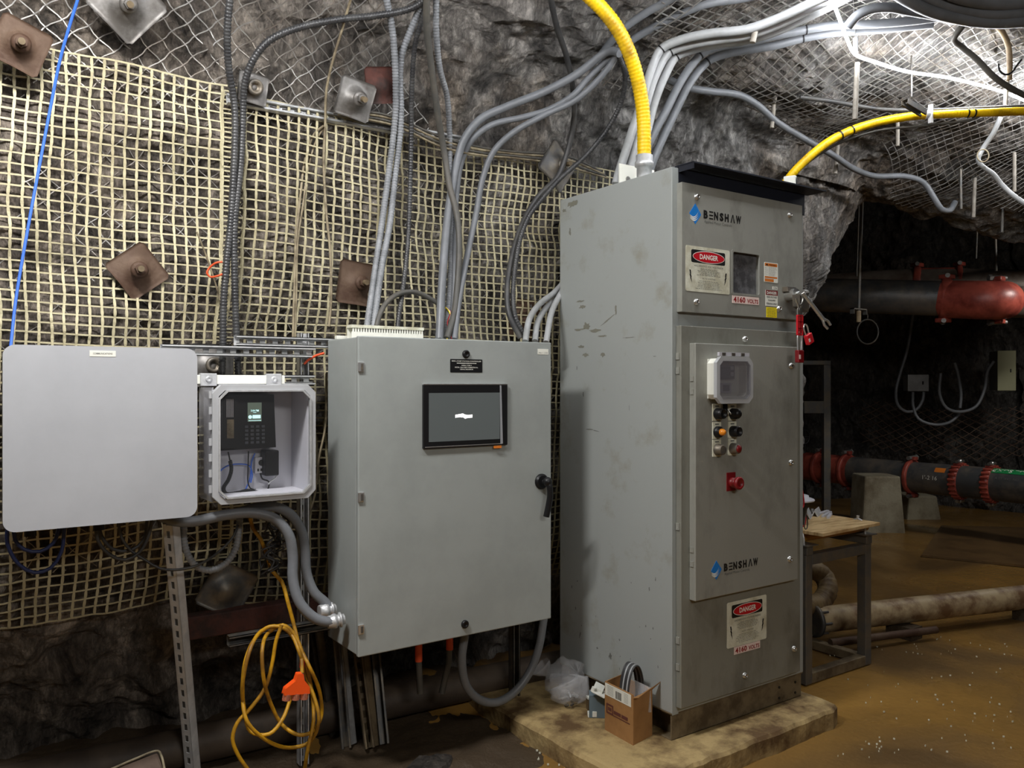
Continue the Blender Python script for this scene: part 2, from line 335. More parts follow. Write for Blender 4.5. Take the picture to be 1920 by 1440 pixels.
    def text(s, txt, x, z, size, y, mi=0, align='CENTER', bold=0, wx=1.0, M=None, shear=0, fit=None):
        cu = bpy.data.curves.new('t', 'FONT'); cu.body = txt; cu.size = size; cu.align_x = align; cu.align_y = 'CENTER'; cu.offset = bold*size; cu.shear = shear; cu.resolution_u = 2
        o = bpy.data.objects.new('t', cu); COL.objects.link(o)
        dg = bpy.context.evaluated_depsgraph_get(); me = o.evaluated_get(dg).to_mesh()
        fx, fz, ox, oz = wx, 1.0, 0, 0
        if fit:
            xs = [v.co.x for v in me.vertices]; zs = [v.co.y for v in me.vertices]; a_, b_, c_, d_ = min(xs), max(xs), min(zs), max(zs)
            fx = fit[0]/(b_-a_); fz = fit[1]/(d_-c_); ox = -(a_+b_)/2*fx; oz = -(c_+d_)/2*fz
            if align == 'LEFT': ox = -a_*fx
        V = [(x+v.co.x*fx+ox, y, z+v.co.y*fz+oz) for v in me.vertices]; Fs = [tuple(p.vertices) for p in me.polygons]
        if M is not None: V = [tuple(M @ Vector(v)) for v in V]
        s.add(V, Fs, mi); o.evaluated_get(dg).to_mesh_clear(); bpy.data.objects.remove(o); bpy.data.curves.remove(cu); return s
    def flat(s, poly, y, mi=0): s.add([(x, y, z) for x, z in poly], [tuple(range(len(poly)))], mi); return s
    def build(s, name, mats, parent=None, origin=None, bevel=0, seg=2):
        if not isinstance(mats, (list, tuple)): mats = [mats]
        if parent is not None: org = Vector(parent['_w'])
        elif origin is not None: org = Vector(origin)
        else:
            A = np.array(s.v); org = Vector(((A[:, 0].min()+A[:, 0].max())/2, (A[:, 1].min()+A[:, 1].max())/2, A[:, 2].min()))
        if parent is not None: base = org
        else: base = org
        me = bpy.data.meshes.new(name); me.from_pydata([(v[0]-base.x, v[1]-base.y, v[2]-base.z) for v in s.v], [], s.f)
        for m_ in mats: me.materials.append(m_)
        me.polygons.foreach_set('material_index', s.m); me.polygons.foreach_set('use_smooth', s.s)
        if any(u is not None for u in s.uv):
            ul = me.uv_layers.new(name='UVMap'); k = 0; arr = np.zeros((len(me.loops), 2), 'f')
            for u, f in zip(s.uv, s.f):
                if u is not None: arr[k:k+len(f)] = u
                k += len(f)
            ul.data.foreach_set('uv', arr.ravel())
        me.update()
        o = bpy.data.objects.new(name, me); COL.objects.link(o)
        if parent is not None: o.parent = parent
        else: o.location = base
        o['_w'] = tuple(base)
        if bevel:
            b = o.modifiers.new('Bevel', 'BEVEL'); b.width = bevel; b.segments = seg; b.limit_method = 'ANGLE'; b.angle_limit = math.radians(40)
        return o
def np_obj(name, V, Fq, mats, kind=None, smooth=True, origin=(0, 0, 0), uv=None):
    V = np.asarray(V)-np.array(origin)
    me = bpy.data.meshes.new(name); me.vertices.add(len(V)); me.vertices.foreach_set('co', V.astype('f').ravel())
    Fq = np.asarray(Fq, 'i'); n = len(Fq); me.loops.add(n*4); me.loops.foreach_set('vertex_index', Fq.ravel())
    me.polygons.add(n); me.polygons.foreach_set('loop_start', np.arange(n, dtype='i')*4); me.polygons.foreach_set('loop_total', np.full(n, 4, 'i'))
    me.polygons.foreach_set('use_smooth', np.full(n, smooth)); me.update(); me.validate()
    for m_ in (mats if isinstance(mats, list) else [mats]): me.materials.append(m_)
    o = bpy.data.objects.new(name, me); COL.objects.link(o); o.location = origin; o['_w'] = tuple(origin)
    if kind: o['kind'] = kind
    return o
def tag(o, label, cat, group=None):
    o['label'] = label; o['category'] = cat
    if group: o['group'] = group
    return o
def thing(name, label, cat, loc, group=None):
    o = bpy.data.objects.new(name, None); COL.objects.link(o); o.location = loc; o['_w'] = tuple(loc); o.empty_display_size = .05
    return tag(o, label, cat, group)
def spline(P, step=.03, closed=False):
    P = [Vector(p) for p in P]; n = len(P); out = []
    rng = range(n if closed else n-1)
    for i in rng:
        if closed: p0, p1, p2, p3 = P[i-1], P[i], P[(i+1) % n], P[(i+2) % n]
        else:
            p1, p2 = P[i], P[i+1]; p0 = P[i-1] if i else p1*2-p2; p3 = P[i+2] if i+2 < n else p2*2-p1
        L_ = (p2-p1).length; k = max(2, int(L_/step)+1)
        a = .5; t0 = 0; t1 = t0+max((p1-p0).length, 1e-4)**a; t2 = t1+max(L_, 1e-4)**a; t3 = t2+max((p3-p2).length, 1e-4)**a
        for j in range(k):
            t = t1+(t2-t1)*j/k
            A1 = p0*((t1-t)/(t1-t0))+p1*((t-t0)/(t1-t0)); A2 = p1*((t2-t)/(t2-t1))+p2*((t-t1)/(t2-t1)); A3 = p2*((t3-t)/(t3-t2))+p3*((t-t2)/(t3-t2))
            B1 = A1*((t2-t)/(t2-t0))+A2*((t-t0)/(t2-t0)); B2 = A2*((t3-t)/(t3-t1))+A3*((t-t1)/(t3-t1))
            out.append(B1*((t2-t)/(t2-t1))+B2*((t-t1)/(t2-t1)))
    if not closed: out.append(P[-1])
    return out

# ================================================================ SETTING
def dense(P, n=40):
    P = [np.array(p, float) for p in P]; out = []
    for i in range(len(P)-1):
        p1, p2 = P[i], P[i+1]; p0 = P[i-1] if i else 2*p1-p2; p3 = P[i+2] if i+2 < len(P) else 2*p2-p1
        for j in range(n):
            t = j/n; out.append(.5*((2*p1)+(-p0+p2)*t+(2*p0-5*p1+4*p2-p3)*t*t+(-p0+3*p1-3*p2+p3)*t**3))
    out.append(P[-1]); return np.array(out)
PA = dense([(3.85, -.15), (3.72, .3), (3.5, .8), (3.45, 1.4), (3.42, 2.0), (3.4, 2.55), (3.34, 2.96), (3.1, 3.25), (2.62, 3.44), (1.9, 3.53), (1.0, 3.56), (.0, 3.53), (-1.2, 3.35), (-2.7, 3.0)])
PB = dense([(4.6, 4.0), (4.4, 4.0), (4.2, 4.0), (4.0, 3.95), (3.9, 3.8), (3.75, 3.45), (3.6, 3.05), (3.35, 2.93), (2.85, 3.14), (2.2, 3.38), (1.0, 3.52), (.0, 3.53), (-1.2, 3.35), (-2.7, 3.0)])
def sstep(x, a, b):
    t = np.clip((x-a)/(b-a), 0, 1); return t*t*(3-2*t)
def prof(P, q):
    i = np.clip(q*40, 0, len(P)-1.001); k = i.astype(int); f = (i-k)[:, None]; return P[k]*(1-f)+P[k+1]*f
def base_surf(u, q):
    u = np.asarray(u, float); q = np.asarray(q, float)
    wb = sstep(u, 4.9, 6.0)[:, None]
    lipshift = np.stack([-.35*sstep(u, 5.5, 8.5)*(q < 9.5), -.10*sstep(u, 6.0, 7.0)*np.exp(-((q-7)/1.2)**2)], 1)
    f = lambda qq: prof(PA, qq)*(1-wb)+prof(PB, qq)*wb
    p = f(q)+lipshift; t = f(np.minimum(q+.05, 13))-f(np.maximum(q-.05, 0)); t /= np.linalg.norm(t, axis=1)[:, None]+1e-9
    n = np.stack([-t[:, 1], t[:, 0]], 1)
    tt = u*CS+p[:, 0]*SN; sag = sstep(tt, 3.95, 4.5)*(1-sstep(tt, 4.9, 5.7))*sstep(u, 2.6, 3.4)*(q > 6)*sstep(q, 6.6, 7.8)
    p = p-np.stack([0*u, .12*sag], 1)
    P = np.stack([u, p[:, 0], p[:, 1]], 1); Nn = np.stack([0*u, n[:, 0], n[:, 1]], 1)
    return P, Nn
_R = np.array(Matrix.Rotation(.7, 3, 'Y') @ Matrix.Rotation(.4, 3, 'X'))
def rock_smooth(P): return .075*fbm(P*1.15+3.1, 2)
def rock_rough(P):
    Q = (P @ _R.T)*np.array([1, 1, .5])
    v = np.round(fbm(Q*2.0+8, 3)*6)/6.0
    return .055*ridged(Q*3.0, 3)-.035+.035*v+.02*fbm(Q*11, 3)
def surf(u, q, rough=1.0, off=0.0):
    P, Nn = base_surf(u, q)
    d = rock_smooth(P)+off
    if rough: d = d+rough*rock_rough(P)
    return P+Nn*d[:, None]
def grid_faces(nu, nv):
    a = np.arange(nu-1)[:, None]*nv+np.arange(nv-1)[None, :]; a = a.ravel()
    return np.stack([a, a+nv, a+nv+1, a+1], 1)
def surf_patch(name, u0, u1, q0, q1, nu, nv, m, kind='structure'):
    U, Q = np.meshgrid(np.linspace(u0, u1, nu), np.linspace(q0, q1, nv), indexing='ij')
    V = surf(U.ravel(), Q.ravel())
    return np_obj(name, V, grid_faces(nu, nv), m, kind, smooth=False)
surf_patch('ceiling', -3.3, 8.0, 6, 13, 620, 260, ROCK)
surf_patch('ceiling', 8.0, 12.8, 6, 13, 120, 120, ROCK)
# left wall: straight run, then a corner that turns away into the cross drift
def left_wall():
    nu, nv = 560, 260
    s = np.linspace(-3.3, 13.2, 20)
    s = np.concatenate([np.linspace(-3.3, -.5, 70, endpoint=False), np.linspace(-.5, 5.6, 420, endpoint=False), np.linspace(5.6, 13, 110)])
    nu = len(s)
    S, Q = np.meshgrid(s, np.linspace(0, 6, nv), indexing='ij'); S = S.ravel(); Q = Q.ravel()
    P, Nn = base_surf(np.minimum(S, 4.5), Q)
    w_ = sstep(S, 4.25, 4.95); zt = P[:, 2]+w_*np.maximum(Q-4.5, 0)*.65
    r = .5; s0 = 4.5; th = np.clip((S-s0)/r, 0, PI/2*.93); over = np.maximum(S-s0-r*PI/2*.93, 0)
    cu = np.where(S < s0, S, s0+r*np.sin(th)+over*np.cos(th)); cd = 3.4+np.where(S < s0, 0, r*(1-np.cos(th))+over*np.sin(th))
    cu = cu+w_*(np.maximum(zt-2.05, 0)*.85)
    dev = P[:, 1]-3.4; dev = dev*(1-w_)+w_*.4*np.clip(1.2-zt, 0, 1.2)
    nx, ny = np.sin(th), -np.cos(th)      # towards the open side
    X = cu-nx*dev; Y = cd-ny*dev
    V = np.stack([X, Y, zt], 1)
    N3 = np.where((S < 4.5)[:, None], Nn, np.stack([nx, ny, 0*nx], 1))
    d = rock_smooth(V)+rock_rough(V)
    V = V+N3*d[:, None]
    np_obj('wall_left', V, grid_faces(nu, nv), ROCK, 'structure', smooth=False)
left_wall()
def plane_rock(name, O, A, B, na, nb, m, amp=1.0, nrm=None, big=.0):
    O, A, B = map(lambda x: np.array(x, float), (O, A, B))
    a, b = np.meshgrid(np.linspace(0, 1, na), np.linspace(0, 1, nb), indexing='ij'); a = a.ravel()[:, None]; b = b.ravel()[:, None]
    V = O+A*a+B*b; n = np.cross(A, B); n /= np.linalg.norm(n)
    d = (rock_smooth(V)+rock_rough(V)+big*fbm(V*.6, 3))*amp
    return np_obj(name, V+n*d[:, None], grid_faces(na, nb), m, 'structure', smooth=False)
b0 = Tp(1330, 720, 12.3); b1 = Tp(1925, 720, 10.2)
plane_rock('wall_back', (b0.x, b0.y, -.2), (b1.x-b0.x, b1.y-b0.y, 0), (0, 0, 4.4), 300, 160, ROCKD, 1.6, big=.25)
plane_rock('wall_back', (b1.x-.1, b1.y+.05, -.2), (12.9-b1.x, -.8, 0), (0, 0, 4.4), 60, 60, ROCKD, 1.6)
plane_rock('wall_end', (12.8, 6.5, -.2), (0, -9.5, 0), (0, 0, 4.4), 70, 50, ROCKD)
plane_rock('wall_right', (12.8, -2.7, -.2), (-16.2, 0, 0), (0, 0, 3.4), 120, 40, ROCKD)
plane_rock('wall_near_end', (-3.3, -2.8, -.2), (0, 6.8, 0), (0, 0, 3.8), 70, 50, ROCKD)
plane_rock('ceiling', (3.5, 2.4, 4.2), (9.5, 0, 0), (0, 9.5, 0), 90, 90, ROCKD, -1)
# floor
def floor():
    nu, nv = 420, 300
    U, D_ = np.meshgrid(np.linspace(-3.4, 13, nu), np.linspace(-2.8, 12, nv), indexing='ij'); U = U.ravel(); D_ = D_.ravel()
    P = np.stack([U, D_, 0*U], 1)
    bank = sstep(D_, 3.2, 3.9)*(1-sstep(U, 4.2, 4.8))
    z = .006*fbm(P*2.2, 4)+bank*(.10+.06*fbm(P*5, 4)); P[:, 2] = z-.004
    np_obj('floor', P, grid_faces(nu, nv), WET, 'structure')
floor()
def floor_patch():      # mud under the wall-mounted boxes, dark tone doubling as their cast shade
    nu, nv = 200, 60
    U, D_ = np.meshgrid(np.linspace(-1.5, 2.35, nu), np.linspace(2.55, 3.9, nv), indexing='ij'); U = U.ravel(); D_ = D_.ravel()
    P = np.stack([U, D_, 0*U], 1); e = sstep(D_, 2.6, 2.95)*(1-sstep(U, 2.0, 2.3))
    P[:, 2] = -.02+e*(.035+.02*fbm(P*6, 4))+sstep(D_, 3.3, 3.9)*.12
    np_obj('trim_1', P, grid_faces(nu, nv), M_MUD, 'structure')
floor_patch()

# ---- sheets of mesh over the rock
def ribbons(name, lines, mats, wid, thick=.002, label='', cat='', knot=None):
    """lines: list of (points Nx3, side vectors Nx3, normal Nx3, width array)"""
    V = []; Fq = []; o = 0
    for P, Sd, Nn, wd in lines:
        n = len(P); wd = wd[:, None]
        A = P-Sd*wd/2; B = P+Sd*wd/2; C_ = B+Nn*thick; D_ = A+Nn*thick
        V.append(np.stack([A, B, C_, D_], 1).reshape(-1, 3))
        i = np.arange(n-1)*4+o
        for a, b in ((0, 1), (1, 2), (2, 3), (3, 0)): Fq.append(np.stack([i+a, i+4+a, i+4+b, i+b], 1))
        o += 4*n
    V = np.concatenate(V); Fq = np.concatenate(Fq)
    org = V.mean(0)
    ob = np_obj(name, V, Fq, mats, smooth=False, origin=tuple(org)); tag(ob, label, cat); return ob
QW = np.linspace(0, 13, 521)
def arc_tables(u):
    P, _ = base_surf(np.full(521, u), QW); s = np.concatenate([[0], np.cumsum(np.linalg.norm(np.diff(P, axis=0), axis=1))]); return s
S_TAB = arc_tables(1.0)
def q_of_s(s): return np.interp(s, S_TAB, QW)
def s_of_z(z):
    P, _ = base_surf(np.full(521, 1.0), QW); k = np.argmax(P[:, 2]); return np.interp(z, P[:k, 2], S_TAB[:k])
PLATES = []      # (u, q, radius) where bolt plates pin the grid back
def geo_pts(u, s, off):
    u = u+.045*gn(np.stack([u*1.1, s*1.3, 0*u+5], 1))+.006*gn(np.stack([u*9, s*9, 0*u+5], 1)); s2 = s+.045*gn(np.stack([u*.9, s*1.1, 0*u+9], 1))+.01*np.sin(u*2)
    q = q_of_s(s2); P, Nn = base_surf(u, q)
    pil = .045*np.abs(gn(np.stack([u*1.6, s*1.6, 0*u+2], 1)))
    d = rock_smooth(P)+off+pil+.35*np.maximum(rock_rough(P), 0)
    return P+Nn*d[:, None], Nn
def geogrid(name, u0, u1, z0, z1, off, cell, label, tilt=0.0, row=.0362):
    s0, s1 = s_of_z(z0), s_of_z(z1); L_ = []
    ns = int((s1-s0)/row); nu = int((u1-u0)/cell)
    for k in range(ns+1):
        s = s0+(s1-s0)*k/ns; u = np.arange(u0, u1+.001, cell/3)
        ss = s+tilt*(u-u0)
        P, Nn = geo_pts(u, ss, off); T_ = np.gradient(P, axis=0); T_ /= np.linalg.norm(T_, axis=1)[:, None]
        Sd = np.cross(T_, Nn); L_.append((P, Sd, Nn, np.full(len(u), .0062)*(1+.25*gn(P*7))))
    for k in range(nu+1):
        u = u0+(u1-u0)*k/nu; m_ = ns*4+1; s = np.linspace(s0, s1, m_)
        P, Nn = geo_pts(np.full(m_, u), s+tilt*(u-u0), off+.002); T_ = np.gradient(P, axis=0); T_ /= np.linalg.norm(T_, axis=1)[:, None]
        ph = (s-s0)/(s1-s0)*ns
        Sd = np.cross(T_, Nn); L_.append((P, Sd, Nn, .0066+.0042*np.abs(np.sin(PI*ph))))
    return ribbons(name, L_, M_GEO, .006, .0025, label, 'mesh')
geogrid('geogrid_sheet', -.65, .98, .74, 2.78, .045, .0415, 'cream woven plastic grid on the rock behind the light grey box', -.012)
geogrid('geogrid_sheet', 0.90, 3.35, .6, 2.74, .05, .0415, 'cream woven plastic grid behind the pump controller and its conduits', -.008)
def wiremesh(name, u0, u1, s0, s1, cell, label, off=.03, r=.0036, wob=.35, clip=None, sy=1.0, rf=.25, axis=False):
    L_ = []; W_ = u1-u0; H = (s1-s0)/sy; st = cell*1.4142
    for sg in (1, -1):
        c = -H if sg > 0 else 0; end = W_ if sg > 0 else W_+H
        if axis: c = 0; end = W_ if sg > 0 else H; st = cell
        while c < end:
            a = np.arange(0, H+.001, cell/1.4142/2)
            if axis and sg > 0: u = c+.12*a
            elif axis: u = np.arange(0, W_, cell/2); a = c+0*u-.10*u; a = np.where(a < 0, a+H, a)
            else: u = c+sg*a
            ok = (u >= 0) & (u <= W_)
            if ok.sum() > 3:
                uu = (u0+u)[ok]; sv = (s0+a*sy)[ok]
                zig = np.where(np.arange(len(uu)) % 4 < 2, 1, -1)*cell*wob*.22
                uu = uu+zig; j = .012*gn(np.stack([uu*3, sv*3, 0*uu+4*sg], 1)); uu = uu+j
                q = q_of_s(sv+.012*gn(np.stack([uu*3, sv*3, 0*uu+20], 1))); P, Nn = base_surf(uu, q)
                P = P+Nn*(rock_smooth(P)+off+rf*np.maximum(rock_rough(P), 0)+(.004 if sg > 0 else 0))[:, None]
                T_ = np.gradient(P, axis=0); T_ /= np.linalg.norm(T_, axis=1)[:, None]+1e-9
                if axis and clip is not None: base_ok = np.concatenate([[True], np.abs(np.diff(sv)) < .5*H])
                if clip is not None:
                    okc = clip(uu, sv)
                    if axis: okc = okc & base_ok
                    idx = np.where(okc)[0]
                    if len(idx) < 4: c += st; continue
                    runs = np.split(idx, np.where(np.diff(idx) > 1)[0]+1)
                else: runs = [np.arange(len(uu))]
                for rn in runs:
                    if len(rn) > 3: L_.append((P[rn], np.cross(T_, Nn)[rn], Nn[rn], np.full(len(rn), r*1.15)))
            c += st
    return ribbons(name, L_, M_WIRE, r, r, label, 'mesh')
sz = s_of_z(2.66)
wiremesh('wire_mesh_sheet', -1.3, 1.85, sz, sz+1.9, .058, 'grey diamond wire mesh over the rock above the cream grid', .035, .0034,
         clip=lambda u, s: (u < 1.75+.12*np.sin(s*7)-.25*np.maximum(s-sz-.5, 0)))
wiremesh('wire_mesh_sheet', 2.35, 7.4, sz+.50, sz+3.3, .056, 'galvanised diamond wire mesh on the roof around the light rope', .065, .0042, wob=.1, rf=.1, axis=True,
         clip=lambda u, s: (u > 2.75+.1*np.sin(s*9)) & (s > sz+.62+.1*np.sin(u*4)+.25*sstep(u, 5.4, 6.2)))
wiremesh('wire_mesh_sheet', -.6, 3.3, s_of_z(.9), sz-.02, .075, 'grey diamond wire mesh glimpsed on the rock behind the cream grids', .012, .0028, wob=.3)
def back_mesh():        # slack diamond mesh hanging on the far wall
    L_ = []; O = Vector((b1.x, b1.y, 0)); dv = Vector((b0.x-b1.x, b0.y-b1.y, 0)).normalized(); nn = Vector((dv.y, -dv.x, 0))
    if nn.y > 0: nn = -nn
    W_, z0, z1, c = 1.9, .72, 1.35, .11
    for sg in (1, -1):
        x = -1.0
        while x < W_+1.0:
            a = np.arange(0, (z1-z0)/.6, c/2); h = x+sg*a
            ok = (h > -.25) & (h < W_)
            if ok.sum() > 3:
                hh = h[ok]; zz = z0+a[ok]*.6-.08*np.sin(hh*2)
                P = np.array([O+dv*float(k)+nn*(.26) for k in hh]); P[:, 2] = zz; P = P+.02*np.stack([gn(P*5)]*3, 1)
                T_ = np.gradient(P, axis=0); T_ /= np.linalg.norm(T_, axis=1)[:, None]; Nn = np.tile(np.array(nn), (len(P), 1))
                L_.append((P, np.cross(T_, Nn), Nn, np.full(len(P), .008)))
            x += c*1.4
    ribbons('wire_mesh_sheet', L_, M_RUST, .008, .005, 'slack rusty diamond mesh low on the far rock wall', 'mesh')
back_mesh()

# ================================================================ TALL MOTOR STARTER CABINET
BU0, BU1, BD0, BD1 = 2.499, 3.384, 2.44, 3.205
def px_rect(x0, y0, x1, y1, d):        # (u0,u1,z0,z1) on the plane y=d from top-left / bottom-right pixels
    a = Dp(x0, y0, d); b = Dp(x1, y1, d); return a.x, b.x, b.z, a.z
def starter():
    T = thing('motor_starter_cabinet', 'tall grey motor starter cabinet with danger signs on the concrete pad', 'electrical cabinet', (BU0, BD0, .088))
    b = MB(); b.box(BU0, BU1, BD0, BD1, .205, 2.502); b.build('body', M_CSIDE, T, bevel=.004)
    b = MB()                       # base channels
    z0, z1 = .088, .2
    b.box(BU0+.005, BU1-.003, BD0+.01, BD0+.016, z0, z1)
    b.box(BU0+.005, BU1-.003, BD0+.01, BD0+.07, z1-.006, z1); b.box(BU0+.005, BU1-.003, BD0+.01, BD0+.07, z0, z0+.006)
    b.box(BU0+.005, BU1-.003, BD1-.07, BD1-.01, z0, z1)
    b.box(BU0+.06, BU0+.066, BD0+.07, BD1-.07, z0, z1)
    b.box(BU0, BU1, BD0+.002, BD1, z1, z1+.006)
    for u in (BU1-.05, BU1-.17):
        for z in (.115, .165): b.cyl((u, BD0+.006, z), (u, BD0+.0105, z), .006, 8, 1)
    b.build('base_channel', [M_BASE, M_INK], T, bevel=.002)
    SM = mat('olive_smear', srgb(120, 112, 84), .7, alpha=.45, var=srgb(140, 134, 108), vscale=20); DK = mat('dark_scuff', srgb(84, 82, 72), .7, alpha=.45)
    RS = random.Random(12)
    def smear(px, py, w_, h_, mi=0, tilt=0):       # dried smears and scuffs on the side panel
        p = Up(px, py, BU0); P = []
        for k in range(18):
            t = 2*PI*k/18; rr = RS.uniform(.45, 1.0); y_, z_ = w_*rr*math.cos(t), h_*rr*math.sin(t); P.append((BU0-.0012, p.y+y_*math.cos(tilt)-z_*math.sin(tilt), p.z+y_*math.sin(tilt)+z_*math.cos(tilt)))
        m_ = MB(); m_.add(P, [tuple(range(18))], 0); m_.build('smear', DK if mi else SM, T)
    for a_ in ((1074, 382, .05, .022), (1058, 395, .02, .012), (1069, 434, .010, .024), (1088, 565, .045, .006), (1092, 575, .03, .012), (1085, 618, .05, .008), (1100, 612, .03, .022), (1115, 620, .05, .01), (1140, 600, .07, .004, 0, -.45), (1155, 580, .01, .03), (1130, 630, .05, .006), (1090, 650, .03, .008), (1098, 665, .03, .012), (1131, 665, .02, .014), (1180, 633, .05, .003), (1082, 690, .004, .014, 1), (1094, 740, .006, .016, 1), (1105, 805, .045, .003, 1), (1118, 808, .03, .0025, 1, .1), (1228, 668, .014, .002, 1), (1180, 765, .002, .02, 1), (1088, 1190, .006, .02, 1, .3), (1120, 1215, .008, .006, 1), (1145, 1230, .01, .02, 1)): smear(*a_)
    for k in range(26): smear(RS.uniform(1060, 1245), RS.uniform(1080, 1300), RS.uniform(.002, .006), RS.uniform(.003, .012), 1)
    # hood: black rain lip over the doors; strip behind painted black as its shade
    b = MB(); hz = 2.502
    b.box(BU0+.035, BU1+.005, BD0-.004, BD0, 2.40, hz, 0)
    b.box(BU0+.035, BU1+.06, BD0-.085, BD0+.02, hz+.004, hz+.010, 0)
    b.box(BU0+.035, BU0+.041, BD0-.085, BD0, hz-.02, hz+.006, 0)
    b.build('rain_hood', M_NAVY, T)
    b = MB(); b.box(BU0, BU0+.036, BD0-.001, BD0, .2, 2.5); b.build('corner_flange', M_GREY, T)
    # ---- upper door
    d = BD0-.032
    u0, u1, z0, z1 = px_rect(1279, 341, 1504, 600, d)
    wx0, wy0 = Dp(1372, 468, d).x, 0
    W0, W1, WZ1, WZ0 = Dp(1372.5, 470, d).x, Dp(1425, 557, d).x, Dp(1372.5, 469, d).z, Dp(1372.5, 551, d).z
    b = MB()
    b.box(u0, W0, d, BD0-.002, z0, z1); b.box(W1, u1, d, BD0-.002, z0, z1); b.box(W0, W1, d, BD0-.002, WZ1, z1); b.box(W0, W1, d, BD0-.002, z0, WZ0)
    door = b.build('upper_door', M_CDOOR, T)
    def sub(mb, name, mats, **k):          # a piece fixed to a part
        o = mb.build(name, mats, T, **k); return o
    def attach(o, part): o.parent = part; return o
    b = MB(); b.ring_rect(W0-.004, W1+.004, WZ0-.004, WZ1+.004, .012, .01, d-.002, d+.006, 0); attach(b.build('window_gasket', M_CDOOR, T), door)
    b = MB(); b.box(W0, W1, d+.022, d+.026, WZ0, WZ1); attach(b.build('window_pane', M_WINDOW, T), door)
    def screw(px, py, dd, par, r=.0115):
        p = Dp(px, py, dd-.006); m_ = MB(); m_.lathe((p.x, dd+.001, p.z), (0, -1, 0), [(0, r*1.25), (.004, r*1.25), (.006, r), (.013, r*.9), (.0135, r*.55), (.009, r*.5), (.009, 0)], 14, 0)
        m_.box(p.x-.0015, p.x+.0015, dd-.0105, dd-.009, p.z-r*.45, p.z+r*.45, 1)
        attach(m_.build('door_screw', [M_SCREW, M_INK], T), par)
    for x, y in ((1308, 369), (1482, 403), (1307, 566), (1462, 579)): screw(x, y, d, door)
    # logo
    def logo(px, py, dd, par, sc=1.0):
        c = Dp(px, py, dd); x, z = c.x, c.z; y = dd-.0012; m_ = MB()
        h, w_ = .044*sc, .036*sc
        m_.prism([(x-w_, z), (x, z-h), (x+w_, z), (x, z+h)], dd-.001, dd+.0005, 0)
        for k, (a, e, o_) in enumerate(((.0, .030, .016), (.005, .034, .006), (.010, .036, -.004))):
            P = []; n = 8
            for i in range(n+1):
                t = i/n; P.append((x+(-.032+.058*t)*sc, z+(-.006-.006*k+.030*(1-k*.27)*t**2.4-.010*math.sin(t*PI))*sc))
            Q = [(q[0], q[1]-(.0052*math.sin(PI*min(1, .15+i/n*.95)))*sc) for i, q in enumerate(P)]
            m_.flat(Q+P[::-1], y, 1)
        s_ = .052*sc; X0 = x+.050*sc; adv = [0, .0335, .065, .100, .133, .171, .207]
        for ch, a in zip('B NSH W', adv):
            if ch in 'BNSHW': m_.text(ch, X0+(a+(.017 if ch == 'W' else .0135))*sc, z+.005*sc, s_, y, 2, 'CENTER', bold=.055, fit=((.034 if ch == 'W' else .0262)*sc, .036*sc))
        for q in (-1, 0, 1): m_.box(X0+.0355*sc, X0+.060*sc, y, y+.0005, z+.005*sc+q*.0145*sc-.0028*sc, z+.005*sc+q*.0145*sc+.0028*sc, 2)
        xa = X0+.171*sc; zb = z+.005*sc-.0175*sc; zt_ = zb+.036*sc
        m_.flat([(xa, zb), (xa+.007*sc, zb), (xa+.0165*sc, zt_-.007*sc), (xa+.0225*sc, zb), (xa+.0295*sc, zb), (xa+.0185*sc, zt_), (xa+.0125*sc, zt_)], y, 2)
        m_.text('Applied Motor Controls', X0+.092*sc, z-.027*sc, .0195*sc, y, 3, fit=(.175*sc, .0155*sc))
        o = m_.build('maker_logo', [M_BLUE, M_WHITE, M_INK, M_GINK], T); attach(o, par)
    logo(1303.5, 401, d, door)
    def lines(m_, x0, x1, z0, z1, n, y, mi, seed=1, h=.0016, center=True):
        R = random.Random(seed)
        for k in range(n):
            z = z1-(z1-z0)*(k+.5)/n; W_ = (x1-x0)*R.uniform(.62, 1); a = (x0+x1)/2-W_/2 if center else x0; e = a+W_
            while a < e:
                l = R.uniform(.006, .018); m_.flat([(a, z-h/2), (min(a+l, e), z-h/2), (min(a+l, e), z+h/2), (a, z+h/2)], y, mi); a += l+.003
    def bolt_shape(m_, x, z, s_, y, mi, flip=1):
        P = [(-.3, 1), (.25, .95), (.42, .35), (.25, .38), (.62, -.15), (.42, -.12), (.75, -1), (-.02, -.2), (.15, -.22), (-.25, .32), (-.05, .3)]
        P = [(x+flip*a*s_*.55, z+b_*s_) for a, b_ in P]
        if flip < 0: P = P[::-1]
        m_.flat(P, y, mi)
    def danger(px0, py0, py1, px1, dd, par, seed, dim=False):
        a = Dp(px0, py0, dd-.001); bb = Dp(px1, py1, dd-.001); x0, x1, z1, z0 = a.x, bb.x, a.z, Dp(px0, py1, dd-.001).z; W_ = x1-x0; H = z1-z0; y = dd-.0018
        m_ = MB(); m_.rrect(x0, x1, z0, z1, .008, dd-.0015, dd+.001, 0)
        m_.rrect(x0+.115*W_, x1-.11*W_, z1-.36*H, z1-.075*H, .008, y-.0002, y+.0003, 1)
        cx, cz = (x0+x1)/2+.003, z1-.218*H; rx, rz = .355*W_, .118*H
        m_.flat([(cx+(rx+.003)*math.cos(t), cz+(rz+.003)*math.sin(t)) for t in np.linspace(0, 2*PI, 33)[:-1]], y-.0006, 2)
        m_.flat([(cx+rx*math.cos(t), cz+rz*math.sin(t)) for t in np.linspace(0, 2*PI, 33)[:-1]], y-.0010, 3)
        m_.text('DANGER', cx, cz, .1, y-.0014, 2, bold=.03, fit=(.42*W_, .115*H))
        m_.text('HAZARDOUS VOLTAGE INSIDE', cx, z1-.425*H, .085*W_, y-.0004, 4, fit=(.66*W_, .042*H))
        lines(m_, x0+.24*W_, x1-.22*W_, z0+.36*H, z1-.47*H, 7, y-.0004, 4, seed)
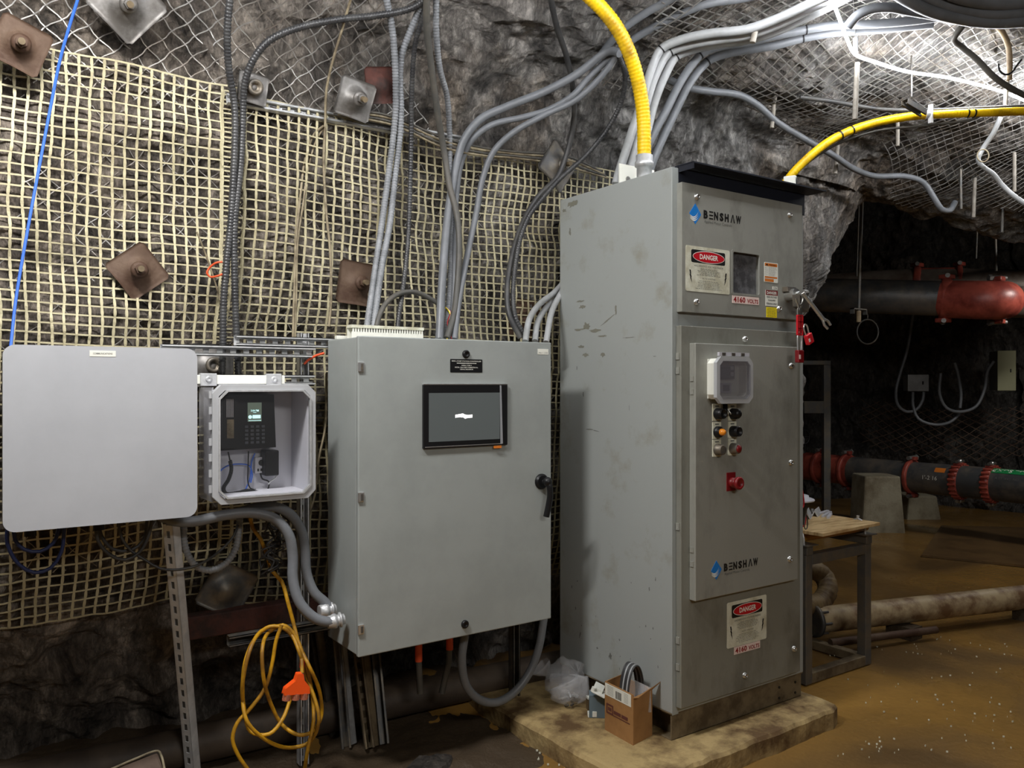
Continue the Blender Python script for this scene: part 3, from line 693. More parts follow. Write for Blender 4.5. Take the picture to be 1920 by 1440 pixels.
        m_.text('ALTO VOLTAJE', cx, z0+.30*H, .075*W_, y-.0004, 4, fit=(.30*W_, .038*H))
        lines(m_, x0+.2*W_, x1-.18*W_, z0+.06*H, z0+.26*H, 6, y-.0004, 4, seed+5)
        bolt_shape(m_, x0+.09*W_, z0+.33*H, .145*H, y-.0004, 1); bolt_shape(m_, x1-.09*W_, z0+.33*H, .145*H, y-.0004, 1, -1)
        attach(m_.build('danger_sign', [M_SIGNW, M_INK, M_WHITE, M_RED, M_GINK], T), par)
    def volts(px0, py0, py1, px1, dd, par):
        a = Dp(px0, py0, dd-.001); bb = Dp(px1, py1, dd-.001); x0, x1, z1, z0 = a.x, bb.x, a.z, Dp(px0, py1, dd-.001).z
        m_ = MB(); m_.box(x0, x1, dd-.0014, dd+.001, z0, z1, 0); H = z1-z0; W_ = x1-x0
        m_.text('4160', x0+.26*W_, (z0+z1)/2, H, dd-.002, 1, bold=.03, fit=(.44*W_, .74*H))
        m_.text('VOLTS', x1-.245*W_, (z0+z1)/2-.08*H, H, dd-.002, 1, bold=.025, fit=(.42*W_, .56*H))
        attach(m_.build('voltage_label', [M_LPINK, M_PINK], T), par)
    danger(1286, 459, 545, 1368, d, door, 3)
    volts(1373, 553.5, 568, 1423, d, door)
    # warning label (orange header and footer)
    a = Dp(1433, 491, d-.001); bb = Dp(1458.5, 531, d-.001); x0, x1, z1, z0 = a.x, bb.x, a.z, bb.z; H = z1-z0; W_ = x1-x0
    b = MB(); b.rrect(x0, x1, z0, z1, .004, d-.0014, d+.001, 0); y = d-.0018
    b.box(x0+.003, x1-.006, y, y+.0002, z1-.19*H, z1-.04*H, 1); b.box(x0+.003, x1-.006, y, y+.0002, z0+.21*H, z0+.29*H, 1); b.box(x0+.003, x0+.68*W_, y, y+.0002, z0+.03*H, z0+.17*H, 1)
    b.text('WARNING', x0+.6*W_, z1-.115*H, .016, y-.0003, 2, bold=.02, fit=(.5*W_, .075*H)); b.flat([(x0+.08*W_, z1-.16*H), (x0+.28*W_, z1-.16*H), (x0+.18*W_, z1-.06*H)], y-.0003, 2)
    lines(b, x0+.03*W_, x0+.25*W_, z0+.34*H, z1-.24*H, 4, y, 3, 9, .001, False); lines(b, x0+.32*W_, x1-.06*W_, z0+.32*H, z1-.22*H, 9, y, 3, 10, .001, False)
    attach(b.build('warning_label', [M_WHITE, M_ORANGE, M_INK, M_GINK], T), door)
    # ON tag, small danger label, yellow label
    a = Dp(1448.5, 537, d-.001); bb = Dp(1458, 543.5, d-.001); b = MB(); b.box(a.x, bb.x, d-.0014, d+.001, bb.z, a.z, 0); b.text('ON', (a.x+bb.x)/2, (a.z+bb.z)/2, .018, d-.002, 1, fit=((bb.x-a.x)*.7, (a.z-bb.z)*.65))
    attach(b.build('position_label', [M_WHITE, M_INK], T), door)
    a = Dp(1435.5, 543.5, d-.001); bb = Dp(1458, 575, d-.001); x0, x1, z1, z0 = a.x, bb.x, a.z, bb.z; H = z1-z0; W_ = x1-x0; cx = (x0+x1)/2
    b = MB(); b.box(x0, x1, d-.0014, d+.001, z0, z1, 0); b.box(x0, x1, d-.0018, d-.0014, z1-.31*H, z1, 1)
    b.text('DANGER', cx, z1-.16*H, .026, d-.0023, 0, bold=.03, fit=(.82*W_, .19*H))
    for k, t in enumerate(('HIGH VOLTAGE', 'QUALIFIED', 'PERSONS ONLY')): b.text(t, cx, z1-(.43+.21*k)*H, .0175, d-.0019, 2, bold=.02, fit=((.84, .6, .86)[k]*W_, .12*H))
    attach(b.build('small_danger_label', [M_WHITE, M_DRED, M_INK], T), door)
    a = Dp(1437, 575.5, d-.001); bb = Dp(1456.5, 596, d-.001); b = MB(); b.box(a.x, bb.x, d-.0014, d+.001, bb.z, a.z, 0); lines(b, a.x+.004, bb.x-.004, bb.z+.003, a.z-.003, 7, d-.0018, 1, 4, .0012)
    attach(b.build('yellow_notice', [M_YEL, M_GINK], T), door)
    a = Dp(1488, 586, d-.001); b = MB(); b.text('OFF', a.x, a.z, .018, d-.0006, 0); attach(b.build('engraved_label', [M_GINK], T), door)
    # disconnect handle
    h0 = Dp(1478, 544, d)
    b = MB(); b.box(h0.x-.045, h0.x+.02, d-.03, d, h0.z-.012, h0.z+.012, 0)
    b.build('handle_bracket', M_DSTEEL, T, bevel=.002)
    p1 = Dp(1483, 553, d-.02); p2 = Dp(1505, 549, d-.16); p3 = Dp(1546, 602, d-.20)
    b = MB(); b.cyl((p1.x, d, p1.z), (p1.x, d-.05, p1.z), .028, 16, 0); b.tube(spline([(p1.x, d-.03, p1.z), (p1.x+.02, d-.08, p1.z+.004), p2], .01), .014, 10, 0)
    b.cyl(p2, p3, .0085, 10, 0, r2=.0095)
    dv = (p3-p2).normalized()
    hd = MB(); hd.M = Matrix.Translation(p3)
    sd = dv.cross(Vector((0, -1, 0))).normalized()
    for sg in (-1, 1): b.tube([p3-dv*.01+sd*sg*.004, p3+dv*.012+sd*sg*.016, p3+dv*.035+sd*sg*.013], .006, 8, 0)
    b.build('disconnect_handle', M_SCREW, T)
    q = Dp(1500, 565, d-.07)
    b = MB(); b.prism([(q.x-.03, q.z+.03), (q.x-.025, q.z-.025), (q.x+.035, q.z-.05), (q.x+.045, q.z+.005)], d-.09, d-.05, 0); b.build('lockout_tab', M_DSTEEL, T, bevel=.002)
    # ---- lower door
    u0, u1, z0, z1 = px_rect(1277, 610, 1500.5, 1253, d); z0 = Dp(1277, 1330, d).z
    b = MB(); b.box(u0, u1, d, BD0-.002, z0, z1); low = b.build('lower_door', M_CDOORL, T, bevel=.003)
    for x, y in ((1398, 636), (1490, 1217), (1398, 1267)): screw(x, y, d, low)
    for y in (668, 695, 1200, 1250, 987):
        p = Dp(1270, y, BD0-.01); b = MB(); b.box(u0-.005, u0+.001, d+.008, BD0-.006, p.z-.014, p.z+.014); attach(b.build('hinge', M_CDOOR, T), low)
    danger(1363, 1131, 1217, 1437, d, low, 8)
    # raised inner door
    d2 = d-.035
    u0, u1, z0, z1 = px_rect(1304, 643, 1496, 1085, d2); z0 = Dp(1304, 1128, d2).z
    b = MB(); b.box(u0, u1, d2, d, z0, z1); mid = b.build('raised_door', M_CDOOR, T, bevel=.003)
    for x, y in ((1485, 686), (1484, 868), (1482, 1049)): screw(x, y, d2, mid)
    for y in (710, 735, 1033, 1060):
        p = Dp(1300, y, d2); b = MB(); b.box(u0-.004, u0+.001, d2+.010, d-.006, p.z-.011, p.z+.011); attach(b.build('hinge', M_CDOOR, T), mid)
    logo(1343, 1069, d2, mid, .93)
    # keypad box: cream frame with clear chamfered cover
    a = Dp(1340, 668, d2-.05); bb = Dp(1408, 752, d2-.05); x0, x1 = a.x, bb.x; z1 = a.z-.0; z0 = Dp(1345, 757, d2-.05).z
    b = MB(); b.ring_rect(x0+.008, x1-.012, z0+.018, z1-.008, .02, .012, d2-.045, d2, 0, ch=True); b.box(x0+.01, x1-.014, d2-.004, d2, z0+.02, z1-.01, 0)
    kb = b.build('keypad_box', [M_WHITE], T, bevel=.002)
    b = MB(); b.ring_rect(x0, x1, z0, z1, .026, .02, d2-.062, d2-.045, 0, ch=True); attach(b.build('cover_rim', M_FRAMEP, T), kb)
    b = MB(); b.rrect(x0+.018, x1-.018, z0+.018, z1-.018, .02, d2-.064, d2-.060, 0, ch=True); attach(b.build('clear_cover', M_CLEARK, T), kb)
    b = MB(); b.box(x0+.02, x1-.02, d2-.058, d2-.047, z1+.002, z1+.018, 0)
    for k in range(3): b.box(x0+.035+k*.06, x0+.055+k*.06, d2-.062, d2-.058, z1+.004, z1+.016, 1)
    attach(b.build('cover_hinge', [M_MIDG, M_DSTEEL], T), kb)
    cx = (x0+x1)/2; zc = (z0+z1)/2
    b = MB(); b.box(cx-.055, cx+.045, d2-.02, d2-.004, zc+.005, z1-.035, 0); b.box(cx-.045, cx+.012, d2-.022, d2-.02, zc+.05, z1-.045, 1)
    for k in (0, 1):
        b.box(cx+.018, cx+.036, d2-.023, d2-.02, zc+.018+k*.026, zc+.034+k*.026, 2)
    b.box(cx-.035, cx+.03, d2-.014, d2-.004, zc-.055, zc-.012, 3); b.box(cx-.022, cx+.018, d2-.0155, d2-.014, zc-.047, zc-.02, 0)
    attach(b.build('keypad', [M_DGREY, M_BLACK, M_MIDG, M_MIDG], T), kb)
    q = Dp(1363, 773, d2-.012)
    b = MB(); b.box(q.x-.012, q.x+.006, d2-.01, d2, q.z-.01, q.z+.035, 1); b.tube(spline([(q.x-.004, d2-.02, q.z+.012), (q.x+.003, d2-.03, q.z-.006), (q.x+.014, d2-.02, q.z-.004)], .004), .0035, 6, 0); attach(b.build('cover_latch', [M_SCREW, M_BLACK], T), kb)
    # pilot devices
    def pilot(px, py, kind, lab):
        p = Dp(px, py, d2-.002); x, z = p.x, p.z
        m_ = MB(); m_.box(x-.026, x+.026, d2-.003, d2+.001, z-.036, z+.036, 0); 
        m_.box(x-.012, x+.012, d2-.0036, d2-.003, z+.024, z+.029, 1)
        pl = m_.build('legend_plate', [M_SIGNW, M_GINK], T, bevel=.001); pl['label'] = lab+' legend plate'; pl.parent = mid
        m_ = MB(); y = d2-.003; zz = z-.006
        if kind == 'lens':
            m_.lathe((x, y, zz), (0, -1, 0), [(0, .024), (.018, .024), (.02, .02), (.024, .016)], 20, 0); m_.lathe((x, y-.022, zz), (0, -1, 0), [(0, .0145), (.012, .0145), (.02, .01), (.023, .002)], 18, 1); mats = [M_BLACK, M_BULB]
        elif kind == 'dome': m_.lathe((x, y, zz), (0, -1, 0), [(0, .024), (.02, .024), (.022, .021), (.032, .021), (.04, .014), (.042, .002)], 20, 0); mats = [M_BLACK]
        elif kind == 'button': m_.lathe((x, y, zz), (0, -1, 0), [(0, .024), (.02, .024), (.024, .022), (.038, .021), (.038, .016), (.03, .015), (.03, .001)], 20, 0); mats = [M_BLACK]
        elif kind == 'green': m_.lathe((x, y, zz), (0, -1, 0), [(0, .024), (.014, .024), (.017, .021), (.034, .021), (.035, .017)], 20, 0); m_.lathe((x, y-.03, zz), (0, -1, 0), [(0, .017), (.002, .0165), (.003, .001)], 18, 1); mats = [M_DSTEEL, M_DGREY]
        elif kind == 'red': m_.lathe((x, y, zz), (0, -1, 0), [(0, .024), (.014, .024), (.017, .021), (.034, .021), (.035, .017)], 20, 0); m_.lathe((x, y-.03, zz), (0, -1, 0), [(0, .017), (.007, .016), (.008, .001)], 18, 1); mats = [M_DSTEEL, M_DRED]
        o = m_.build('pilot_'+('light' if kind in ('lens', 'dome') else 'button'), mats, T); o.parent = mid
    pilot(1344, 773, 'button', 'upper left'); pilot(1373, 773, 'dome', 'upper right')
    pilot(1344, 807, 'lens', 'middle left, under an amber lens,'); pilot(1373, 806, 'button', 'middle right')
    pilot(1344, 840, 'green', 'lower left'); pilot(1373, 838, 'red', 'lower right')
    p = Dp(1371, 903, d2-.002); x, z = p.x, p.z
    b = MB(); b.box(x-.028, x+.028, d2-.003, d2+.001, z-.04, z+.04, 0); o = b.build('legend_plate', M_DRED, T, bevel=.001); o['label'] = 'red legend plate behind the stop button'; o.parent = mid
    b = MB(); b.lathe((x+.004, d2-.003, z-.004), (0, -1, 0), [(0, .022), (.014, .022), (.016, .016), (.03, .016), (.032, .028), (.042, .028), (.046, .024), (.046, .016), (.04, .014), (.04, .001)], 24, 0); o = b.build('stop_button', M_DRED, T); o.parent = mid
    volts(1376.5, 1214, 1228, 1425, d, low)
    # edge label and latch plates on the right side
    a = Dp(1494, 858, d2-.001); b = MB(); b.box(a.x-.004, a.x+.04, d-.004, d-.001, a.z-.03, a.z+.02); b.build('latch_plate', M_SCREW, T)
    # angle plate on the roof of the cabinet
    a = Up(1160, 330, BU0+.04)
    b = MB(); b.box(BU0+.03, BU0+.25, 2.80, 2.806, 2.502, 2.60, 0); b.box(BU0+.03, BU0+.25, 2.80, 2.86, 2.502, 2.508, 0); b.cyl((BU0+.08, 2.795, 2.535), (BU0+.08, 2.80, 2.535), .012, 10, 1)
    b.build('conduit_plate', [M_WHITE, M_SCREW], T)
    return T
starter()

def hasp_and_locks():
    d = 2.30
    c = Dp(1499, 575, d)
    b = MB(); P = []
    for k in range(11):
        t = math.radians(-70+320*k/10+20); P.append((c.x+.024*math.sin(t), d, c.z+.036+.03*math.cos(t)))
    b.tube(P, .0045, 8, 0)
    b.tube([(c.x-.012, d, c.z+.01), (c.x-.002, d, c.z-.03)], .0045, 8, 0); b.tube([(c.x+.02, d+.003, c.z+.016), (c.x+.004, d, c.z-.03)], .0045, 8, 0)
    b.rrect(c.x-.016, c.x+.016, c.z-.045, c.z-.005, .01, d-.004, d+.002, 0); b.cyl((c.x, d-.006, c.z-.012), (c.x, d, c.z-.012), .007, 10, 0)
    hz1 = c.z-.04; hz0 = hz1-.085
    for k in range(3):
        b.ring_rect(c.x-.02, c.x+.002, hz1-.03*(k+1), hz1-.03*k+.003, .004, .005, d-.006, d+.003, 1); b.ring_rect(c.x-.002, c.x+.02, hz1-.03*(k+1), hz1-.03*k+.003, .004, .005, d-.006, d+.003, 1)
    o = b.build('lockout_hasp', [M_SCREW, M_LRED]); tag(o, 'steel lockout hasp with red body hanging from the tall cabinet handle', 'hasp')
    def lock(x, z, yy, rot, body, mt, label, sl):
        T = thing('padlock', label, 'padlock', (x, yy, z), 'red padlocks on the lockout hasp')
        R = Matrix.Translation((x, yy, z)) @ Matrix.Rotation(rot, 4, 'Y')
        m_ = MB(); m_.M = R; m_.tube(spline([(-.012, 0, -sl), (-.012, 0, -.012), (0, 0, 0), (.012, 0, -.012), (.012, 0, -sl)], .006), .0035, 8); m_.build('shackle', M_CHROME, T)
        m_ = MB(); m_.M = R; m_.box(-.02, .02, -.011, .011, -sl-body, -sl+.002); m_.build('lock_body', mt, T, bevel=.004)
        m_ = MB(); m_.M = R; m_.box(-.018, -.006, -.0118, -.011, -sl-body*.7, -sl-body*.35); m_.build('lock_label', M_LPINK, T)
    lock(c.x+.0, hz0+.012, d-.0, 0, .055, M_DRED, 'dark red padlock hanging straight down on a long shackle', .085)
    lock(c.x+.02, hz0+.045, d-.012, math.radians(-26), .045, M_LRED, 'bright red padlock hanging tilted from the hasp', .05)
hasp_and_locks()

def roof_camera():
    p = Tp(1482, 342, 3.98)
    T = thing('security_camera', 'small white cube camera perched on the edge of the cabinet roof', 'camera', (p.x, p.y, p.z-.05))
    R = Matrix.Translation(p) @ Matrix.Rotation(math.radians(28), 4, 'Z') @ Matrix.Rotation(math.radians(-4), 4, 'Y')
    b = MB(); b.M = R; b.box(-.028, .028, -.028, .028, -.028, .028); b.build('camera_body', M_WHITE, T, bevel=.004)
    b = MB(); b.M = R; b.lathe((0, -.028, .004), (0, -1, 0), [(0, .019), (.002, .019), (.003, .012), (.002, .001)], 20); b.build('lens', M_BLACK, T)
    b = MB(); b.M = R; b.box(-.02, .02, -.02, .02, -.044, -.036); b.cyl((0, 0, -.04), (0, 0, -.026), .006, 8); b.build('foot', M_WHITE, T)
    q = p+Vector((-.03, .03, -.01)); b = MB(); b.tube(spline([q, q+Vector((-.06, .03, .004)), q+Vector((-.14, .06, .015)), q+Vector((-.2, .12, -.01))], .02), .0022, 6)
    b.build('camera_lead', M_WHITE, T)
roof_camera()

# concrete pad
def pad():
    c1 = Zp(1583, 1322, .088); c0 = Zp(985, 1287, .088)
    x0, x1 = c0.x, c1.x; y0 = c1.y; y1 = 3.42
    x0 = 2.12
    P = [(x0, y0-.02), (x1-.09, y0), (x1-.02, y0+.03), (x1, y0+.10), (x1, y1), (x0-.02, y1)]
    out = []
    for i in range(len(P)):
        a = Vector((*P[i], 0)); b_ = Vector((*P[(i+1) % len(P)], 0)); n = max(1, int((b_-a).length/.05))
        for k in range(n):
            q = a.lerp(b_, k/n); out.append(q+Vector((random.uniform(-.004, .004), random.uniform(-.006, .006), 0)))
    n = len(out); m_ = MB(); V = []
    for z, g in ((-.02, 0), (.06, 0), (.072, -.0), (.086, .012), (.089, .03)):
        for q in out:
            c = Vector(((x0+x1)/2, (y0+y1)/2, 0)); dv = (c-q).normalized(); V.append((q.x+dv.x*g, q.y+dv.y*g, z))
    m_.add(V, [(k*n+i, k*n+(i+1) % n, (k+1)*n+(i+1) % n, (k+1)*n+i) for k in range(4) for i in range(n)], 0, False)
    m_.add(V, [tuple(range(4*n, 5*n))], 0)
    o = m_.build('concrete_pad', M_CONC); tag(o, 'mud-stained low concrete pad under the tall cabinet', 'concrete pad')
pad()

# ================================================================ PUMP STATION CONTROLLER
def controller():
    u0, u1 = 1.281, 2.199; f = 2.882; bk = 3.187
    z1 = 1.773; z0 = .552
    T = thing('pump_controller_cabinet', 'grey wall-mounted pump controller cabinet with a touch screen', 'electrical cabinet', (u0, f, z0))
    b = MB(); b.box(u0, u1, f+.024, bk, z0+.004, z1-.004); b.build('body', M_GREY, T, bevel=.004)
    b = MB(); b.box(u0-.001, u1, f, f+.02, z0, z1); door = b.build('door', M_GREY, T, bevel=.004)
    def on(b_, n, m_, **k): o = b_.build(n, m_, T, **k); o.parent = door; return o
    b = MB(); b.box(u0+.002, u1-.002, f+.019, f+.025, z0+.006, z1-.006); b.build('door_gasket', M_DSTEEL, T)
    for py in (688, 932, 1180):
        p = Dp(676, py, f); b = MB(); b.box(p.x-.012, p.x+.012, f-.007, f, p.z-.018, p.z+.018, 0); b.box(p.x-.002, p.x+.008, f-.009, f-.007, p.z-.013, p.z+.013, 1); on(b, 'hinge', [M_CHROME, M_DSTEEL], bevel=.001)
    for x, y in ((873, 664), (871, 1170)):
        p = Dp(x, y, f); b = MB(); b.lathe((p.x, f, p.z), (0, -1, 0), [(0, .0165), (.008, .0165), (.011, .013), (.0115, .008), (.008, .007), (.008, .001)], 20); on(b, 'quarter_turn_lock', M_BLACK)
    a = Dp(844, 673, f); c = Dp(904, 699, f); x0, x1, zt, zb = a.x, c.x, a.z, Dp(844, 698, f).z; H = zt-zb
    b = MB(); b.rrect(x0, x1, zb, zt, .003, f-.0016, f+.001, 0); cx = (x0+x1)/2
    for k, (t, s_, w_) in enumerate((('300R L PUMP STATION CONTROLLER', .0128, .80), ('NEMA TYPE 4', .0115, .85), ('SCCR: 10kA RMS SYMMETRICAL', .0115, .80), ('120VAC MAXIMUM', .0115, .8))):
        b.text(t, cx, zt-(.15, .47, .62, .77)[k]*H, s_, f-.002, 1, bold=.02, fit=((.92, .31, .72, .4)[k]*(x1-x0), .085*H))
    R = random.Random(5); xx = x0+.2*(x1-x0)
    while xx < x1-.22*(x1-x0):
        l = R.uniform(.003, .006); b.flat([(xx, zt-.335*H), (xx+l, zt-.335*H), (xx+l, zt-.28*H), (xx, zt-.28*H)], f-.002, 1); xx += l+.0015
    on(b, 'nameplate', [M_BLACK, M_WHITE])
    a = Dp(1008, 654, f); c = Dp(1028, 665, f); b = MB(); b.box(a.x, c.x, f-.0012, f+.001, c.z, a.z, 0); b.text('PNL 1 : 2/18', (a.x+c.x)/2, c.z+.007, .0095, f-.0016, 1, fit=((c.x-a.x)*.8, .007)); on(b, 'panel_label', [M_WHITE, M_GINK])
    # touch screen
    a = Dp(794, 721, f-.01); c = Dp(951, 836, f-.01); x0, x1, zt = a.x, c.x, a.z; zb = Dp(794, 842, f-.01).z
    b = MB(); b.rrect(x0, x1, zb, zt, .004, f-.012, f+.001, 0); b.box(x0-.001, x1, f-.0125, f-.004, zt-.001, zt+.003, 1); b.box(x0+.006, x1-.03, f-.0128, f-.0118, zb+.005, zb+.008, 1)
    scr = on(b, 'touch_screen', [M_BLACK, M_CHROME], bevel=.001)
    sx0, sx1, szt, szb = Dp(804, 736, f-.012).x, Dp(937, 736, f-.012).x, Dp(804, 737, f-.012).z, Dp(804, 829, f-.012).z
    b = MB(); b.box(sx0, sx1, f-.0128, f-.011, szb, szt); o = on(b, 'display', M_SCREEN)
    p = Dp(869.5, 780, f-.012); R = random.Random(3)
    up = []; dn = []
    for k in range(25):
        t = k/24; x = p.x-.041+.082*t; e = .0055+.0035*math.exp(-((t-.43)/.1)**2)+.001*R.random(); e2 = .006+.004*math.exp(-((t-.57)/.07)**2)+.0012*R.random()
        mid_ = p.z+.002*math.sin(t*6); up.append((x, mid_+e)); dn.append((x, mid_-e2))
    b = MB(); b.flat(dn+up[::-1], f-.0133, 0); on(b, 'boot_logo', [M_LIT])
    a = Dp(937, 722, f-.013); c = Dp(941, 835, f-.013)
    b = MB(); b.flat([(a.x-.0, zt-.004), (a.x+.008, zt-.004), (a.x+.016, zb+.006), (a.x+.003, zb+.006)][::-1], f-.0135, 0); b.build('film_edge_glint', mat('film_glint', (.6, .62, .66, 1), .25, alpha=.5), T)  # pale strip painted as a glint along the screen film
    a = Dp(926, 836, f-.014); c = Dp(940, 840, f-.014); b = MB(); b.box(a.x, c.x, f-.015, f-.012, c.z, a.z); b.build('orange_tab', M_ORANGE, T)
    # handle
    p = Dp(1017, 903, f-.01); b = MB(); b.lathe((p.x, f, p.z), (0, -1, 0), [(0, .034), (.008, .034), (.012, .027), (.016, .027)], 20)
    b.tube(spline([(p.x, f-.02, p.z), (p.x+.006, f-.045, p.z-.004), (p.x+.012, f-.05, p.z-.05), (p.x+.008, f-.045, p.z-.10), (p.x-.002, f-.04, p.z-.150)], .01), .014, 10, 0, rad=None)
    b.sphere((p.x+.004, f-.042, p.z+.002), .021, 0, 14)
    on(b, 'handle', M_BLACK)
    return T
controller()
def loose_on_controller():
    z = 1.773
    # slotted wiring duct / terminal comb lying on the roof of the controller
    a = Tp(659, 627, 3.32)
    u0, u1, d = 1.335, 1.66, 3.07
    T = thing('wiring_duct', 'white slotted wiring duct lying on top of the pump controller', 'wiring duct', (u0, d, z))
    b = MB(); b.box(u0, u1, d, d+.045, z-.002, z+.002); b.box(u0, u1, d, d+.0025, z, z+.028); b.box(u0, u1, d+.043, d+.0455, z, z+.055)
    for k in range(28): b.box(u0+.004+k*.0116, u0+.0105+k*.0116, d, d+.0025, z+.028, z+.046)
    b.build('duct_body', M_WHITE, T); b = MB(); b.box(u0-.002, u1+.002, d-.003, d+.046, z+.044, z+.056); b.build('duct_cover', M_SIGNW, T)
    b = MB(); b.box(1.30, 2.14, 3.135, 3.16, z-.001, z+.014); o = b.build('flat_bar', M_WHITE, bevel=.002); tag(o, 'thin white bar lying along the back of the controller roof', 'bar')
loose_on_controller()

# ================================================================ LIGHT GREY BOX AT THE LEFT
def comm_box():
    f = 2.95; u0, u1 = .138, .711; z0, z1 = 1.132, 1.712
    T = thing('communications_box', 'large light grey box with rounded corners at the left edge', 'enclosure', (u0, f, z0))
    b = MB(); b.rrect(u0+.012, u1-.012, z0+.012, z1-.012, .03, f+.03, 3.20); b.build('body', M_BOXG, T)
    b = MB(); b.rrect(u0, u1, z0, z1, .035, f, f+.034, n=8); lid = b.build('lid', M_BOXG, T, bevel=.006, seg=3)
    a = Dp(168, 657, f); c = Dp(217, 669, f); b = MB(); b.box(a.x, c.x, f-.001, f+.001, c.z, a.z, 0); b.text('COMMUNICATIONS', (a.x+c.x)/2, (a.z+c.z)/2, .0085, f-.0014, 1, bold=.01, fit=((c.x-a.x)*.74, .006))
    o = b.build('name_label', [M_WHITE, M_GINK], T); o.parent = lid
    for x in (.22, .42, .64):
        b = MB(); b.cyl((x, f+.12, z0-.035), (x, f+.12, z0+.012), .018, 12); b.build('cable_gland', M_BLACK, T)
comm_box()

# ================================================================ PHONE BOX
def phone_box():
    f = 2.98; bk = 3.19; u0, u1 = .771, 1.153; z0, z1 = 1.158, 1.588
    T = thing('phone_box', 'clear-fronted plastic box housing a black telephone', 'enclosure', (u0, f, z0))
    b = MB(); t = .006
    b.box(u0+.02, u1-.02, bk-.006, bk, z0+.02, z1-.02, 0); b.box(u1-.026, u1-.02, f+.03, bk, z0+.02, z1-.02, 0)
    b.box(u0+.02, u1-.02, f+.03, bk, z0+.02, z0+.026, 0); b.box(u0+.02, u1-.02, f+.03, bk, z1-.026, z1-.02, 0)
    b.build('body', M_MIDG, T)
    b = MB(); b.box(u0+.004, u0+.010, f+.03, bk, z0+.01, z1-.01, 0); o = b.build('side_wall', M_FROST, T); o['label'] = 'cloudy see-through side wall'
    b = MB(); b.ring_rect(u0, u1, z0, z1, .03, .022, f+.006, f+.034, 0, ch=True); rim = b.build('rim', M_FRAMEP, T, bevel=.002)
    b = MB(); b.ring_rect(u0+.02, u1-.02, z0+.02, z1-.02, .03, .006, f-.002, f+.012, 0, ch=True); b.build('cover_lip', M_GALV, T)
    b = MB(); b.rrect(u0+.024, u1-.024, z0+.024, z1-.024, .028, f, f+.003, 0, ch=True); b.build('clear_cover', M_CLEAR, T)
    for k in range(7):
        z = z0+.045+k*.056; b = MB(); b.cyl((u0-.003, f+.02, z), (u0-.003, f+.02, z+.026), .007, 10); b.build('hinge_knuckle', M_FRAMEP, T)
    b = MB(); b.box(u0-.01, u1-.06, bk-.03, bk-.012, z1+.002, z1+.036, 0); 
    for x in (u0+.03, u1-.105): b.box(x-.03, x+.03, bk-.036, bk-.01, z1-.005, z1+.042, 1); b.lathe((x, bk-.036, z1+.02), (0, -1, 0), [(0, .012), (.005, .012), (.006, .006), (.003, .001)], 12, 1)
    b.build('mounting_foot', [M_WHITE, M_GALV], T, bevel=.002)
    # telephone
    p0 = Dp(411, 741, 3.10); p1 = Dp(517, 741, 3.10); px0, px1 = p0.x, p1.x; pz1 = p0.z; pz0 = Dp(411, 846, 3.10).z
    P = thing('telephone', 'black desk telephone mounted inside the clear-fronted box', 'telephone', (px0, 3.18, pz0))
    b = MB(); b.prism([(px0, pz0), (px1+.006, pz0+.004), (px1-.002, pz1+.002), (px0+.004, pz1)], 3.115, 3.182, 0); b.build('phone_body', M_BLACK, P, bevel=.006)
    b = MB(); b.prism([(px0+.006, pz0+.01), (px0+.065, pz0+.01), (px0+.062, pz1-.006), (px0+.008, pz1-.006)], 3.085, 3.118, 0); hs = b.build('handset', M_BLACK, P, bevel=.010, seg=3)
    b = MB(); 
    for k in range(5): b.box(px0+.022+k*.0055, px0+.025+k*.0055, 3.0838, 3.085, pz1-.082, pz1-.014, 0)
    b.box(px0+.024, px0+.049, 3.0838, 3.085, pz1-.16, pz1-.09, 1); o = b.build('handset_card', [M_MIDG, M_TAN], P); o.parent = hs
    sx0, sx1, sz1, sz0 = Dp(465, 755, 3.11).x, Dp(491, 755, 3.11).x, Dp(465, 755, 3.11).z, Dp(465, 791, 3.11).z
    b = MB(); b.box(sx0, sx1, 3.113, 3.116, sz0, sz1, 0); H = sz1-sz0; cx = (sx0+sx1)/2
    b.text('3:04 PM', cx, sz1-.42*H, .0115, 3.1125, 1, bold=.01, fit=(.03, .0075)); b.box(cx-.006, cx+.006, 3.1124, 3.1128, sz1-.53*H, sz1-.51*H, 1)
    b.flat([(sx0+.009+.007*math.cos(t), sz0+.25*H+.007*math.sin(t)) for t in np.linspace(0, 2*PI, 13)[:-1]], 3.1124, 2); b.box(sx0+.018, sx1-.004, 3.1124, 3.1128, sz0+.17*H, sz0+.35*H, 2); b.box(sx0+.003, sx1-.002, 3.1124, 3.1128, sz0+.05*H, sz0+.075*H, 1)
    b.build('phone_display', [M_PHSCR, M_PHLIT, M_PHLIT], P)
    b = MB()
    for r in range(5):
        for c in range(4): b.box(px0+.098+c*.021, px0+.11+c*.021, 3.111, 3.116, pz0+.022+r*.015, pz0+.031+r*.015, 0)
    b.build('keypad', M_DGREY, P)
    # outlet and power adapter
    a = Dp(480, 858, 3.15); c = Dp(498, 887, 3.15)
    b = MB(); b.box(a.x, c.x, 3.16, 3.184, c.z, a.z, 0); b.lathe(((a.x+c.x)/2+.006, 3.16, a.z-.022), (0, -1, 0), [(0, .012), (.002, .012), (.001, .001)], 14, 1); b.box(a.x+.008, a.x+.014, 3.158, 3.16, c.z+.008, c.z+.018, 1); b.box(a.x+.02, a.x+.026, 3.158, 3.16, c.z+.008, c.z+.018, 1)
    o = b.build('power_outlet', [M_MIDG, M_INK]); tag(o, 'small grey power outlet inside the clear-fronted box', 'outlet')
    a = Dp(496, 845, 3.13); c = Dp(522, 891, 3.13)
